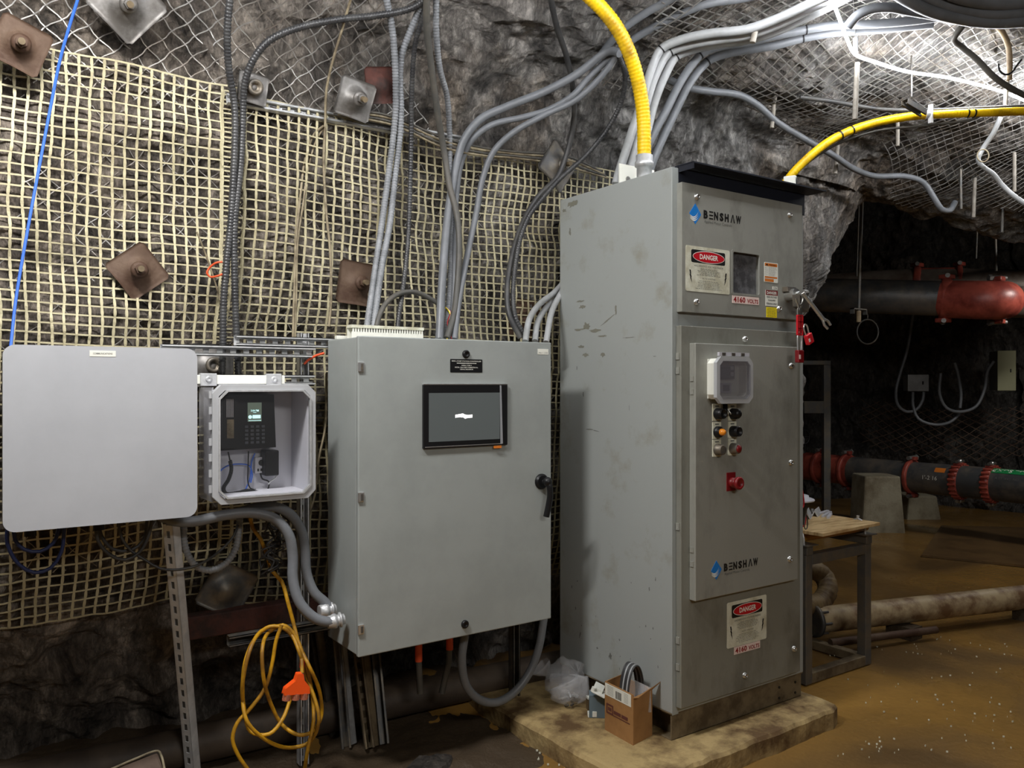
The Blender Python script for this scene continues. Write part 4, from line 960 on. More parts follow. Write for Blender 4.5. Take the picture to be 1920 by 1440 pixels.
    b = MB(); b.box(a.x, c.x, 3.12, 3.184, c.z, a.z); o = b.build('power_adapter', M_BLACK, bevel=.005); tag(o, 'black power adapter plugged in below the telephone', 'power adapter')
    def cb(name, pts, d, r, m_, lab, cat, step=.012):
        b = MB(); b.tube(spline([Dp(x, y, d) if not isinstance(d, list) else Dp(x, y, d[k]) for k, (x, y) in enumerate(pts)], step), r, 8); o = b.build(name, m_); tag(o, lab, cat)
    # coiled handset cord: a helix along a path
    path = spline([Dp(x, y, 3.11) for x, y in ((428, 848), (431, 862), (434, 880), (428, 900), (419, 915), (423, 925), (445, 924), (465, 920), (485, 924), (505, 925), (512, 922))], .0008)
    pts = []; 
    for i, p in enumerate(path):
        j = min(i+1, len(path)-1); k = max(i-1, 0); dv = (path[j]-path[k]).normalized(); s_ = dv.cross(Vector((0, 1, 0))).normalized(); ph = i*1.05
        rr = .0062 if i > 40 else .001; pts.append(p+(s_*math.cos(ph)+Vector((0, 1, 0))*math.sin(ph))*rr)
    b = MB(); b.tube(pts, .0024, 5); o = b.build('handset_cord', M_BLACK); tag(o, 'black coiled handset cord lying in the bottom of the box', 'cord')
    cb('power_lead', ((466, 846), (465, 880), (465, 905), (470, 916), (480, 918)), 3.15, .0025, M_BLACK, 'thin black lead hanging below the telephone', 'cord')
    cb('power_lead', ((488, 887), (492, 898), (504, 903), (503, 915), (500, 922)), 3.15, .003, M_BLACK, 'short black lead from the power outlet', 'cord')
    cb('power_lead', ((519, 884), (517, 896), (508, 902), (503, 908)), 3.14, .003, M_GALV, 'short grey lead from the power adapter', 'cord')
    cb('network_cord', ((478, 850), (472, 865), (470, 890), (466, 905), (455, 925), (430, 934), (412, 928), (407, 910), (408, 890), (425, 874), (450, 870), (468, 874), (473, 890), (470, 905)), 3.165, .0026, M_BCORD, 'blue network cord coiled inside the clear-fronted box', 'cord')
phone_box()

# ================================================================ STRUT CHANNELS
def strut_mesh(p0, p1, face, w=.041, dp=.041, slots=True, lips=True, mi=0):
    p0 = Vector(p0); p1 = Vector(p1); L_ = (p1-p0).length; x = (p1-p0).normalized(); z = Vector(face); z = (z-x*z.dot(x)).normalized(); y = z.cross(x)
    M = Matrix(((x.x, y.x, z.x, p0.x), (x.y, y.y, z.y, p0.y), (x.z, y.z, z.z, p0.z), (0, 0, 0, 1)))
    b = MB(); b.M = M; t = .0026; h = w/2
    if slots:
        sw = .007
        b.box(0, L_, -h, -sw, 0, t, mi); b.box(0, L_, sw, h, 0, t, mi)
        x0 = 0; 
        while x0 < L_:
            b.box(x0, min(x0+.022, L_), -sw, sw, 0, t, mi); x0 += .0508
    else: b.box(0, L_, -h, h, 0, t, mi)
    b.box(0, L_, -h, -h+t, 0, dp, mi); b.box(0, L_, h-t, h, 0, dp, mi)
    if lips:
        b.box(0, L_, -h, -h+.010, dp-t, dp, mi); b.box(0, L_, h-.010, h, dp-t, dp, mi)
        b.box(0, L_, -h+.008, -h+.010, dp-.009, dp, mi); b.box(0, L_, h-.010, h-.008, dp-.009, dp, mi)
    return b
def strut(p0, p1, face, label, m_=None, group=None, **k):
    o = strut_mesh(p0, p1, face, **k).build('strut_channel', m_ or M_GALV); tag(o, label, 'strut channel', group); return o
def SD(x0, y0, x1, y1, d, d2=None): return Dp(x0, y0, d), Dp(x1, y1, d2 or d)
V3 = Vector
a, c = SD(424, 188, 862, 266, 3.30)
strut(a, c, (0, -1, .25), 'long slotted steel channel high on the wall across the conduits', dp=.021)
a, c = SD(438, 639, 640, 639, 3.235); c = V3((2.2, 3.235, a.z))
strut(a, c, (0, -1, 0), 'slotted channel running behind the top of the pump controller', dp=.041)
a, c = SD(300, 659, 585, 659, 3.225); c.z = a.z = (a.z+c.z)/2
strut(a, c, (0, -1, 0), 'slotted channel just above the clear-fronted phone box', dp=.041)
a, c = SD(375, 712, 586, 712, 3.235); c.z = a.z
strut(a, c, (0, -1, 0), 'short slotted channel holding the top of the phone box', dp=.03)
zf = 0.02
p = Dp(565, 800, 3.30); strut((p.x, 3.30, zf), (p.x, 3.30, 1.80), (0, -1, 0), 'upright channel standing between phone box and pump controller', dp=.041)
p = Dp(960, 1200, 3.26); strut((p.x, 3.26, zf), (p.x, 3.26, 1.74), (0, -1, 0), 'upright channel standing behind the pump controller', dp=.041, m_=M_DSTEEL)
q = Dp(310, 940, 3.14); g = Zp(357, 1462, 0.02)
strut(g, q, (.75, .66, .0), 'bright slotted channel leaning down from the light grey box to the floor', m_=M_GALVB, slots=True, dp=.041)
a = Dp(420, 1218, 2.93); c = Dp(618, 1187, 3.24); c = V3((1.30, 3.2, a.z)); a2 = Dp(425, 1216, 3.2)
strut(V3((a2.x, 3.2, .61)), V3((2.2, 3.2, .61)), (0, -1, 0), 'dull channel stub under the pump controller holding the yellow cord', slots=False, m_=M_DSTEEL)
# offcuts of channel leaning against the wall below the controller
for k, (x0, y0, x1, y1, mm, lb) in enumerate(((596, 1190, 628, 1378, M_DSTEEL, 'leftmost, slotted and dark'), (628, 1195, 648, 1400, M_DSTEEL, 'second from the left'), (640, 1205, 663, 1392, M_GALV, 'third from the left, bright'), (662, 1205, 692, 1402, M_BASE, 'fourth from the left, muddy'), (682, 1215, 706, 1398, M_BASE, 'fifth from the left, half hidden'), (698, 1215, 719, 1395, M_DSTEEL, 'rightmost'))):
    f0 = Zp(x1, y1, .02); top = Dp(x0, y0-40, min(f0.y+.25, 3.45))
    strut(f0, top, (-.3, -1, .1) if k % 2 else (-1, -.4, 0), 'steel channel offcut leaning under the pump controller, '+lb, m_=mm, slots=k in (0, 3), group='channel offcuts leaning below the controller')

# ================================================================ ROCK BOLT PLATES
def bolt_plate(px, py, d, size, rot, m_, label, tilt=0, yaw=0, bolt=True, cat='rock bolt plate', hole=False, dome=.03):
    p = Dp(px, py, d); T = thing('rock_bolt_plate', label, cat, tuple(p))
    R = Matrix.Translation(p) @ Matrix.Rotation(math.radians(yaw), 4, 'Z') @ Matrix.Rotation(math.radians(tilt), 4, 'X') @ Matrix.Rotation(math.radians(rot), 4, 'Y')
    n = 14; V = []; h = size/2; Fs = []
    for s_ in (0, 1):
        for i in range(n+1):
            for j in range(n+1):
                x = -h+size*i/n; z = -h+size*j/n; r = math.hypot(x, z)/h
                e = max(abs(x), abs(z))/h; cx = .92 if e > .99 and abs(abs(x)-abs(z)) < .01*h else 1
                y = -dome*max(0, 1-r/.62)**.7*(1 if r < .62 else 0)-.008*math.cos(x/h*1.3)*(1)+.006*math.sin(x*30+z*20)
                V.append((x*cx, y+(.005 if s_ else 0), z*cx))
    N1 = (n+1)**2; N_ = n+1
    for i in range(n):
        for j in range(n):
            a_ = i*N_+j; Fs.append((a_, a_+1, a_+N_+1, a_+N_)); Fs.append((a_+N1, a_+N_+N1, a_+N_+1+N1, a_+1+N1))
    per = [i*N_ for i in range(n)]+[n*N_+j for j in range(n)]+[i*N_+n for i in range(n, 0, -1)]+[j for j in range(n, 0, -1)]
    for k in range(len(per)): a_, b_ = per[k], per[(k+1) % len(per)]; Fs.append((a_, a_+N1, b_+N1, b_))
    b = MB(); b.M = R; b.add(V, Fs, 0, True); b.build('plate', m_, T)
    if bolt:
        b = MB(); b.M = R; b.lathe((0, -dome-.004, 0), (0, -1, 0), [(0, .03), (.006, .032), (.01, .024), (.012, .019)], 16); b.cyl((0, -dome-.015, 0), (0, -dome-.035, 0), .019, 6, 0, smooth=False); b.build('nut', m_, T)
        b = MB(); b.M = R; b.cyl((0, -dome-.03, 0), (.0, -dome-.062, -.004), .0115, 10); b.build('bolt', M_BASE, T)
    elif hole:
        b = MB(); b.M = R; b.lathe((0, -dome+.0, 0), (0, -1, 0), [(0, .032), (.014, .03), (.014, .018), (.002, .016), (.001, .001)], 16); b.build('collar', M_DSTEEL, T)
    return T
bolt_plate(38, 85, 3.25, .16, 20, M_RUST, 'rusty square bolt plate at the upper left corner of the cream grid', tilt=8)
bolt_plate(238, 8, 3.18, .2, 38, M_GALVD, 'galvanised bolt plate cut off by the top edge at the left', tilt=20)
bolt_plate(258, 508, 3.32, .165, 52, M_RUST, 'rusty diamond-set bolt plate on the grid above the light grey box')
bolt_plate(666, 186, 3.2, .16, 8, M_GALVD, 'dull bolt plate with a large dome above the long channel', tilt=15, dome=.045)
bolt_plate(715, 160, 3.2, .15, -12, M_RUSTR, 'red-rusted bolt plate half behind the grey conduits', tilt=15, bolt=False)
bolt_plate(672, 532, 3.33, .19, 6, M_RUST, 'rusty bolt plate left of the ribbed grey conduits above the controller')
bolt_plate(474, 166, 3.26, .12, 4, M_GALVD, 'grey bolt plate with an empty hole beside the black ribbed conduits', bolt=False, hole=True, tilt=8)
bolt_plate(397, 685, 3.34, .17, 0, M_GALVD, 'grey bolt plate with an empty hole behind the phone box channels', bolt=False, hole=True)
bolt_plate(1045, 312, 3.26, .2, 35, M_DSTEEL, 'dark bent bolt plate behind the two black cables', yaw=10)
bolt_plate(985, 598, 3.36, .2, 4, M_RUST, 'brown bolt plate behind the white conduits of the controller', bolt=False)
bolt_plate(426, 1105, 3.36, .19, 30, M_DSTEEL, 'dark bolt plate in the shade below the phone box', bolt=False)

# ================================================================ CONDUITS, CABLES, CORDS
def cable(name, pts, r, m_, label, cat='cable', n=10, step=.03, group=None, parent=None):
    b = MB(); sp_ = spline(pts, step)
    if m_ in (M_CONR, M_BLKR): b.ribbed(sp_, r, .0125, .2)
    elif m_ is M_HOSE: b.ribbed(sp_, r, .035, .06, 20)
    else: b.tube(sp_, r, n)
    o = b.build(name, m_); return tag(o, label, cat, group)
def DD(pts): return [Dp(x, y, d) for x, y, d in pts]
def TT(pts): return [Tp(x, y, t) for x, y, t in pts]
cable('flexible_conduit', DD([(432, -14, 3.08), (426, 60, 3.14), (429, 130, 3.2), (438, 185, 3.24), (441, 225, 3.25), (434, 400, 3.27), (425, 490, 3.27), (419, 570, 3.27), (418, 640, 3.27), (416, 704, 3.27)]), .0145, M_BLKR, 'black ribbed conduit, the left one of the pair coming down to the phone box', 'conduit', group='black ribbed conduit pair')
cable('flexible_conduit', DD([(812, -12, 2.9), (775, 14, 2.98), (700, 30, 3.03), (640, 36, 3.06), (560, 52, 3.1), (505, 76, 3.13), (475, 112, 3.17), (458, 160, 3.22), (456, 200, 3.25), (452, 300, 3.27), (440, 420, 3.27), (440, 520, 3.27), (443, 620, 3.27), (447, 702, 3.27)]), .0145, M_BLKR, 'black ribbed conduit curving over from the roof to the phone box', 'conduit', group='black ribbed conduit pair')
cable('flexible_conduit', DD([(722, -14, 2.98), (733, 40, 3.04), (739, 90, 3.09), (742, 200, 3.2), (738, 250, 3.24), (728, 330, 3.27), (713, 440, 3.26), (700, 530, 3.2), (688, 615, 3.12), (686, 632, 3.1)]), .0145, M_CONR, 'grey ribbed conduit, the left one of the pair above the wiring duct', 'conduit')
cable('flexible_conduit', DD([(800, -14, 2.92), (783, 25, 3.0), (765, 70, 3.07), (754, 100, 3.11), (750, 140, 3.16), (752, 200, 3.2), (750, 255, 3.24), (742, 320, 3.27), (731, 420, 3.26), (716, 500, 3.2), (701, 612, 3.12), (699, 632, 3.1)]), .0145, M_CONR, 'grey ribbed conduit, the right one of the pair above the wiring duct', 'conduit')
cable('flexible_conduit', DD([(806, -12, 2.9), (795, 25, 2.98), (779, 80, 3.07), (772, 170, 3.17), (771, 250, 3.23), (769, 350, 3.26), (765, 450, 3.25), (757, 530, 3.2), (747, 600, 3.14), (744, 632, 3.12)]), .0115, M_BLKR, 'black ribbed conduit just right of the grey ribbed pair', 'conduit')
cable('power_cable', DD([(800, -10, 2.88), (800, 50, 2.97), (808, 120, 3.06), (820, 210, 3.16), (832, 280, 3.22), (843, 350, 3.22), (856, 400, 3.2), (861, 460, 3.18), (857, 540, 3.16), (851, 590, 3.12), (838, 634, 3.08)]), .0145, M_CABG, 'brownish black cable crossing in front of the grey conduits')
cable('flexible_conduit', DD([(818, -12, 2.93), (818, 60, 3.02), (825, 130, 3.1), (838, 180, 3.17), (843, 250, 3.24), (843, 330, 3.26), (845, 420, 3.26), (845, 500, 3.22), (841, 570, 3.17), (836, 636, 3.12)]), .0135, M_CONR, 'grey ribbed conduit right of the brownish cable', 'conduit')
cable('conduit', DD([(1162, 100, 2.78), (1150, 96, 2.82), (1135, 99, 2.86), (1080, 140, 2.97), (1020, 172, 3.06), (950, 200, 3.13), (900, 224, 3.18), (870, 262, 3.22), (858, 300, 3.24), (848, 350, 3.24), (838, 420, 3.22), (829, 530, 3.16), (824, 636, 3.1)]), .0185, M_CON, 'thick grey conduit, topmost of the three sweeping left from the roof', 'conduit', n=14, group='grey conduits sweeping down to the controller')
cable('conduit', DD([(1168, 96, 2.8), (1140, 112, 2.88), (1100, 150, 2.96), (1075, 178, 3.0), (1030, 205, 3.08), (980, 220, 3.13), (920, 235, 3.18), (885, 262, 3.22), (866, 300, 3.27), (856, 360, 3.27), (852, 440, 3.25), (852, 540, 3.18), (846, 636, 3.12)]), .0145, M_CON, 'grey conduit, middle one of the three sweeping left from the roof', 'conduit', n=12, group='grey conduits sweeping down to the controller')
cable('conduit', DD([(1172, 80, 2.76), (1160, 98, 2.82), (1130, 140, 2.9), (1080, 187, 3.0), (1020, 216, 3.08), (960, 250, 3.15), (925, 285, 3.2), (905, 335, 3.24), (893, 400, 3.25), (880, 460, 3.23), (868, 520, 3.18), (858, 580, 3.13), (852, 636, 3.08)]), .0145, M_CON, 'grey conduit, lowest of the three sweeping left from the roof', 'conduit', n=12, group='grey conduits sweeping down to the controller')
cable('power_cable', DD([(1030, -14, 2.78), (1044, 50, 2.9), (1062, 105, 3.0), (1072, 150, 3.05), (1077, 200, 3.1), (1074, 240, 3.14), (1062, 290, 3.18), (1045, 332, 3.2), (1012, 365, 3.22), (992, 395, 3.24), (975, 430, 3.24), (960, 480, 3.22), (951, 540, 3.18), (955, 590, 3.14), (976, 634, 3.1)]), .0135, M_CAB, 'black cable dropping straight from the roof and looping to the controller')
cable('flexible_conduit', DD([(1160, 105, 2.82), (1172, 140, 2.88), (1165, 190, 2.96), (1140, 240, 3.03), (1100, 290, 3.1), (1050, 335, 3.15), (1012, 378, 3.18), (992, 405, 3.2), (976, 445, 3.2), (966, 500, 3.18), (962, 560, 3.15), (968, 600, 3.12), (988, 634, 3.1)]), .0125, M_BLKR, 'black ribbed conduit curving left from behind the yellow conduit', 'conduit')
for k, (pts, lb) in enumerate((([(1125, 440, 3.3), (1080, 500, 3.3), (1043, 545, 3.26), (1012, 570, 3.18), (992, 600, 3.1), (985, 640, 3.05)], 'leftmost'), ([(1125, 460, 3.31), (1075, 525, 3.3), (1043, 558, 3.28), (1022, 580, 3.2), (1007, 608, 3.12), (1003, 640, 3.06)], 'middle'), ([(1110, 470, 3.26), (1065, 530, 3.24), (1045, 562, 3.2), (1033, 590, 3.14), (1024, 642, 3.07)], 'rightmost'))):
    cable('conduit', DD(pts), .0145, M_CONL, 'pale conduit entering the right end of the controller roof, '+lb+' of the three', 'conduit', n=12, group='pale conduits into the controller roof')
cable('power_cable', DD([(706, 612, 3.1), (712, 590, 3.12), (725, 567, 3.14), (750, 550, 3.16), (780, 548, 3.17), (810, 562, 3.17), (832, 576, 3.16)]), .011, M_CABG, 'short charcoal cable arching above the wiring duct with bare ends')
b = MB()
for k, (dx, mi) in enumerate(((0, 0), (5, 1), (9, 2))): b.tube(spline(DD([(835, 576, 3.16), (842+dx*.3, 584, 3.14), (848-dx, 605, 3.12), (838+dx, 636, 3.08)]), .02), .0028, 6, mi)
o = b.build('loose_wires', [M_YEL, M_WHITE, M_PINK]); tag(o, 'yellow, white and red wires coming out of the charcoal cable', 'wires')
# tan wires
cable('tan_wire', DD([(660, -10, 3.0), (640, 60, 3.1), (625, 110, 3.15), (612, 170, 3.22), (610, 230, 3.27), (607, 300, 3.3), (612, 400, 3.31), (619, 470, 3.31), (621, 560, 3.31), (617, 612, 3.31)]), .0055, M_TAN, 'tan wire hanging straight down left of the grey conduits', 'wire', n=6)
cable('tan_wire', DD([(607, 236, 3.27), (590, 250, 3.3), (572, 300, 3.32), (562, 380, 3.32), (555, 450, 3.32), (552, 540, 3.32), (549, 640, 3.32)]), .0055, M_TAN, 'tan wire bowing left below the long channel, left one of two', 'wire', n=6)
cable('tan_wire', DD([(610, 238, 3.28), (597, 255, 3.3), (580, 305, 3.32), (568, 385, 3.32), (558, 455, 3.32), (556, 540, 3.32), (553, 640, 3.32)]), .0045, M_TAN, 'tan wire bowing left below the long channel, right one of two', 'wire', n=6)
for k in range(4):
    cable('tan_wire', DD([(625+8*k, 212+2*k, 3.27), (700, 211+5*k, 3.24), (745, 222+5*k, 3.24), (830, 258+6*k, 3.24), (900, 276+5*k, 3.25), (960, 284+4*k, 3.27), (1060, 292+6*k, 3.27), (1100, 308+5*k, 3.28), (1128+4*k, 322+4*k, 3.29)]), .005, M_TAN if k % 2 else M_CABG, ('uppermost', 'second', 'third', 'lowest')[k]+' of the wires bundled along the top edge of the grid', 'wire', n=6, group='wires along the top edge of the grid')
cable('thin_stick', DD([(369, 435, 3.28), (385, 475, 3.3), (402, 525, 3.32), (416, 575, 3.33)]), .0035, M_TAN, 'thin bent stick caught in the grid left of the black conduits', 'stick', n=6)
cable('tan_wire', DD([(612, 700, 3.33), (610, 800, 3.33), (598, 860, 3.33), (590, 930, 3.33), (575, 980, 3.33), (570, 1030, 3.33)]), .005, M_TAN, 'tan wire hanging down right of the phone box', 'wire', n=6)
cable('blue_cord', DD([(150, -14, 3.02), (127, 60, 3.1), (112, 115, 3.15), (95, 200, 3.2), (76, 300, 3.22), (52, 430, 3.22), (30, 560, 3.2), (20, 650, 3.16)]), .005, M_BCORD, 'blue cord hanging from the roof to the light grey box', 'cord', n=8)
cable('orange_wire', DD([(417, 491, 3.25), (405, 493, 3.26), (393, 502, 3.28), (388, 512, 3.28), (394, 519, 3.28), (406, 518, 3.26), (417, 514, 3.25)]), .004, M_OCORD, 'orange wire loop hooked around the black ribbed conduits', 'wire', n=6, step=.01)
cable('orange_wire', DD([(571, 682, 3.22), (578, 675, 3.2), (592, 667, 3.18), (608, 662, 3.16)]), .005, M_OCORD, 'short orange wire end sticking out above the phone box', 'wire', n=6, step=.01)
# yellow conduit into the cabinet roof
pts = TT([(1050, -70, 3.36), (1098, -14, 3.42), (1130, 18, 3.46), (1160, 58, 3.5), (1184, 110, 3.55), (1199, 165, 3.6), (1206, 215, 3.63), (1208, 296, 3.65)])
T = thing('yellow_conduit', 'thick yellow conduit curving down into the roof of the tall cabinet', 'conduit', tuple(Tp(1208, 320, 3.65)))
b = MB(); b.ribbed(spline(pts, .02), .031, .016, .07, 20); b.build('ribbed_sleeve', M_YHOSE, T)
q = Tp(1208, 322, 3.65); q.z = 2.505; p = pts[-1]
b = MB(); b.lathe(p+V3((0, 0, .012)), (0, 0, -1), [(0, .033), (.0, .037), (.03, .037), (.032, .042), (.052, .042), (.053, .034), (.012+p.z-q.z, .034)], 8); b.build('hub_fitting', M_GALV, T)
# yellow conduit to the right
YP = TT([(1440, 420, 4.55), (1462, 362, 4.42), (1480, 333, 4.36), (1512, 299, 4.35), (1560, 262, 4.37), (1620, 236, 4.4), (1700, 219, 4.42), (1770, 214, 4.43), (1850, 211, 4.45), (1930, 209, 4.5), (2050, 215, 4.7)])
T = thing('yellow_conduit', 'yellow conduit arching from behind the tall cabinet to the right', 'conduit', tuple(YP[0]))
b = MB(); b.ribbed(spline(YP, .02), .0225, .016, .06, 16); b.build('ribbed_sleeve', M_YHOSE, T)
for x, y, ang in ((1573, 256, 30), (1594, 248, 28), (1822, 212, 3), (1834, 212, 3)):
    sp = spline(YP, .02); tg = Tp(x, y, 4.4); k = min(range(1, len(sp)-1), key=lambda i: (sp[i]-tg).length); dv = (sp[k+1]-sp[k-1]).normalized()
    b = MB(); b.cyl(sp[k]-dv*.004, sp[k]+dv*.004, .0245, 14); b.build('cable_tie', M_BLACK, T)
# clamp and hanger for it
sp = spline(YP, .02); tg = Tp(1735, 215, 4.43); k = min(range(len(sp)), key=lambda i: (sp[i]-tg).length); cpt = sp[k]
T = thing('pipe_hanger', 'strut hanger with clamp holding the yellow conduit at the right', 'pipe hanger', tuple(cpt))
b = strut_mesh(Tp(1697, 186, 4.3), Tp(1733, 207, 4.36), (0, 0, -1), slots=False, dp=.03); b.build('hanger_channel', M_DSTEEL, T)
dv = (sp[k+1]-sp[k-1]).normalized(); b = MB(); b.cyl(cpt-dv*.014, cpt+dv*.014, .027, 16); b.box(cpt.x-.008, cpt.x+.008, cpt.y-.03, cpt.y-.01, cpt.z-.05, cpt.z+.05); b.build('clamp', M_GALV, T)
b = MB(); a = Tp(1709, 182, 4.33); b.cyl(a, (a.x, a.y, a.z+.22), .005, 8); b.build('hanger_rod', M_DSTEEL, T)
cable('power_cable', TT([(1500, 182, 4.5), (1560, 190, 4.5), (1650, 205, 4.5), (1730, 207, 4.48), (1850, 203, 4.5), (1930, 200, 4.52), (2050, 200, 4.6)]), .012, M_CAB, 'black cable running just above the right yellow conduit')
cable('power_cable', TT([(1475, 350, 4.42), (1500, 318, 4.40), (1560, 275, 4.40), (1640, 246, 4.42), (1740, 235, 4.45), (1830, 222, 4.45), (1840, 215, 4.45)]), .007, M_CABG, 'thin dark lead tied under the right yellow conduit', n=8)
# the five grey conduits from the roof into the back of the tall cabinet
G = [([(1640, -60, 3.45), (1560, -12, 3.55), (1520, 6, 3.6), (1450, 38, 3.68), (1400, 55, 3.72), (1330, 63, 3.78), (1275, 75, 3.83), (1240, 92, 3.86), (1222, 128, 3.87), (1208, 175, 3.86), (1192, 225, 3.84), (1176, 275, 3.82), (1160, 326, 3.8), (1155, 345, 3.79)], .0205, M_CONL, 'pale conduit, leftmost of the five dropping behind the tall cabinet roof'),
     ([(1650, -52, 3.5), (1568, -6, 3.6), (1525, 14, 3.65), (1455, 48, 3.73), (1402, 66, 3.77), (1335, 76, 3.83), (1285, 86, 3.88), (1254, 99, 3.9), (1232, 135, 3.9), (1216, 180, 3.89), (1202, 235, 3.87), (1190, 280, 3.85), (1178, 328, 3.83), (1174, 350, 3.82)], .0205, M_CONL, 'pale conduit, second from the left of the five behind the cabinet roof'),
     ([(1660, -40, 3.55), (1575, 2, 3.65), (1530, 24, 3.7), (1460, 57, 3.78), (1405, 74, 3.82), (1340, 84, 3.88), (1295, 94, 3.93), (1268, 106, 3.95), (1248, 140, 3.95), (1228, 190, 3.94), (1214, 245, 3.92), (1200, 300, 3.9), (1195, 345, 3.88)], .0205, M_CONL, 'pale conduit, third of the five behind the cabinet roof'),
     ([(1780, 30, 3.85), (1700, 40, 3.9), (1640, 45, 3.93), (1560, 48, 3.95), (1500, 58, 3.97), (1450, 68, 3.98), (1400, 80, 4.0), (1345, 88, 4.02), (1318, 99, 4.03), (1300, 118, 4.03), (1275, 155, 4.02), (1250, 205, 4.0), (1226, 250, 3.98), (1208, 290, 3.97), (1195, 335, 3.96)], .0205, M_CON, 'grey conduit, fourth of the five behind the cabinet roof'),
     ([(1750, 45, 3.95), (1640, 56, 4.02), (1560, 62, 4.04), (1505, 72, 4.06), (1450, 86, 4.07), (1370, 99, 4.09), (1335, 110, 4.1), (1314, 128, 4.1), (1290, 162, 4.08), (1265, 212, 4.07), (1240, 265, 4.05), (1222, 308, 4.03), (1210, 345, 4.02)], .0205, M_CON, 'grey conduit, rightmost of the five behind the cabinet roof')]
GO = [(TT(pts), r, cable('conduit', TT(pts), r, m_, lb, 'conduit', n=14, group='conduits dropping from the roof behind the tall cabinet')) for pts, r, m_, lb in G]
def tie(P, r, o, x, y, t):
    sp = spline(P, .01); tg = Tp(x, y, t); k = min(range(1, len(sp)-1), key=lambda i: (sp[i]-tg).length); dv = (sp[k+1]-sp[k-1]).normalized()
    b = MB(); b.cyl(sp[k]-dv*.003, sp[k]+dv*.003, r+.0022, 14); b.build('cable_tie', M_BLACK, o)
for gi, x, y, t in ((0, 1239, 93, 3.86), (1, 1256, 98, 3.9), (2, 1267, 107, 3.95), (3, 1313, 103, 4.03), (4, 1328, 116, 4.1), (3, 1512, 56, 3.97), (4, 1506, 72, 4.06)): tie(*GO[gi], x, y, t)
for k, (x, y, t) in enumerate(((1239, 93, 3.86), (1256, 98, 3.9), (1266, 107, 3.95), (1312, 103, 4.03), (1328, 115, 4.1), (1512, 56, 3.97))):
    pass
cable('conduit', TT([(1118, 115, 4.0), (1135, 92, 3.95), (1160, 62, 3.88), (1205, 28, 3.8), (1255, 0, 3.7), (1290, -20, 3.6)]), .018, M_CON, 'dark conduit crossing the roof behind the yellow one, upper of two', 'conduit', n=12)
cable('conduit', TT([(1165, 98, 4.0), (1182, 78, 3.97), (1210, 60, 3.93), (1265, 32, 3.85), (1325, 8, 3.75), (1400, -4, 3.7), (1480, -25, 3.6)]), .018, M_CON, 'dark conduit crossing the roof behind the yellow one, lower of two', 'conduit', n=12)
cable('conduit', TT([(1185, 95, 4.2), (1210, 115, 4.25), (1245, 143, 4.3), (1285, 163, 4.3), (1330, 171, 4.35), (1385, 178, 4.42), (1420, 197, 4.5), (1455, 228, 4.62), (1500, 256, 4.78), (1560, 290, 5.0), (1600, 316, 5.25), (1640, 330, 5.4), (1700, 331, 5.5), (1732, 343, 5.55), (1752, 372, 5.55), (1765, 392, 5.55), (1780, 395, 5.6), (1790, 380, 5.7)]), .019, M_CON, 'long grey conduit wandering right along the brow above the dark drift', 'conduit', n=12, step=.05)
# big bundle, top right
BD = [([(1600, -70, 3.5), (1680, -12, 3.6), (1740, 20, 3.7), (1800, 36, 3.78), (1860, 43, 3.85), (1940, 40, 3.9), (2060, 30, 4.0)], .026, 'lowest'),
      ([(1640, -70, 3.55), (1720, -14, 3.65), (1790, 16, 3.75), (1850, 27, 3.82), (1940, 26, 3.9), (2060, 14, 4.0)], .026, 'middle'),
      ([(1690, -70, 3.55), (1770, -16, 3.65), (1830, 4, 3.75), (1880, 9, 3.82), (1940, 6, 3.9), (2060, -6, 4.0)], .026, 'topmost')]
for pts, r, lb in BD: cable('power_cable', TT(pts), r, M_CON, 'thick dark conduit, '+lb+' of the three bending across the top right corner', 'cable', n=16, group='thick conduits across the top right corner')
cable('conduit', TT([(1590, 50, 3.75), (1604, 32, 3.72), (1630, 18, 3.7), (1665, 14, 3.7), (1700, 20, 3.74), (1745, 28, 3.8), (1790, 38, 3.86)]), .022, M_CON, 'grey conduit arching above the light rope', 'conduit', n=14)
cable('power_cable', TT([(1815, 36, 4.0), (1800, 55, 4.02), (1788, 74, 4.05), (1800, 86, 4.08), (1830, 110, 4.1), (1865, 145, 4.12), (1900, 168, 4.15), (1940, 186, 4.2), (2040, 200, 4.3)]), .015, M_CABG, 'dark cable bent sharply below the conduits at the top right', n=12)
cable('drain_pipe', TT([(1866, 45, 4.1), (1880, 62, 4.12), (1890, 85, 4.14), (1893, 110, 4.15), (1892, 150, 4.16)]), .014, M_PVC, 'muddy pipe end hanging from the top right conduits', 'pipe', n=12)
cable('power_cable', TT([(1872, 120, 4.1), (1874, 132, 4.1), (1884, 140, 4.1), (1896, 137, 4.1), (1905, 125, 4.12), (1915, 112, 4.15)]), .005, M_BLACK, 'thin black wire looped around the muddy pipe end', n=8)
cable('power_cable', TT([(1876, 220, 4.8), (1862, 250, 4.85), (1842, 280, 4.9), (1834, 300, 4.9), (1842, 312, 4.9), (1862, 326, 4.9), (1880, 348, 4.9), (1905, 370, 4.85), (1935, 388, 4.8), (2000, 410, 4.75)]), .014, M_CONL, 'pale cable kinked below the right end of the yellow conduit', n=12)
b = MB(); pts = []
for k in range(14): t = 2*PI*k/14; p = Tp(1843+11*math.cos(t), 292+12*math.sin(t), 4.86); pts.append(p)
b.tube(pts, .004, 6, closed=True); o = b.build('wire_ring', M_TAN); tag(o, 'thin wire ring around the pale kinked cable', 'wire ring')

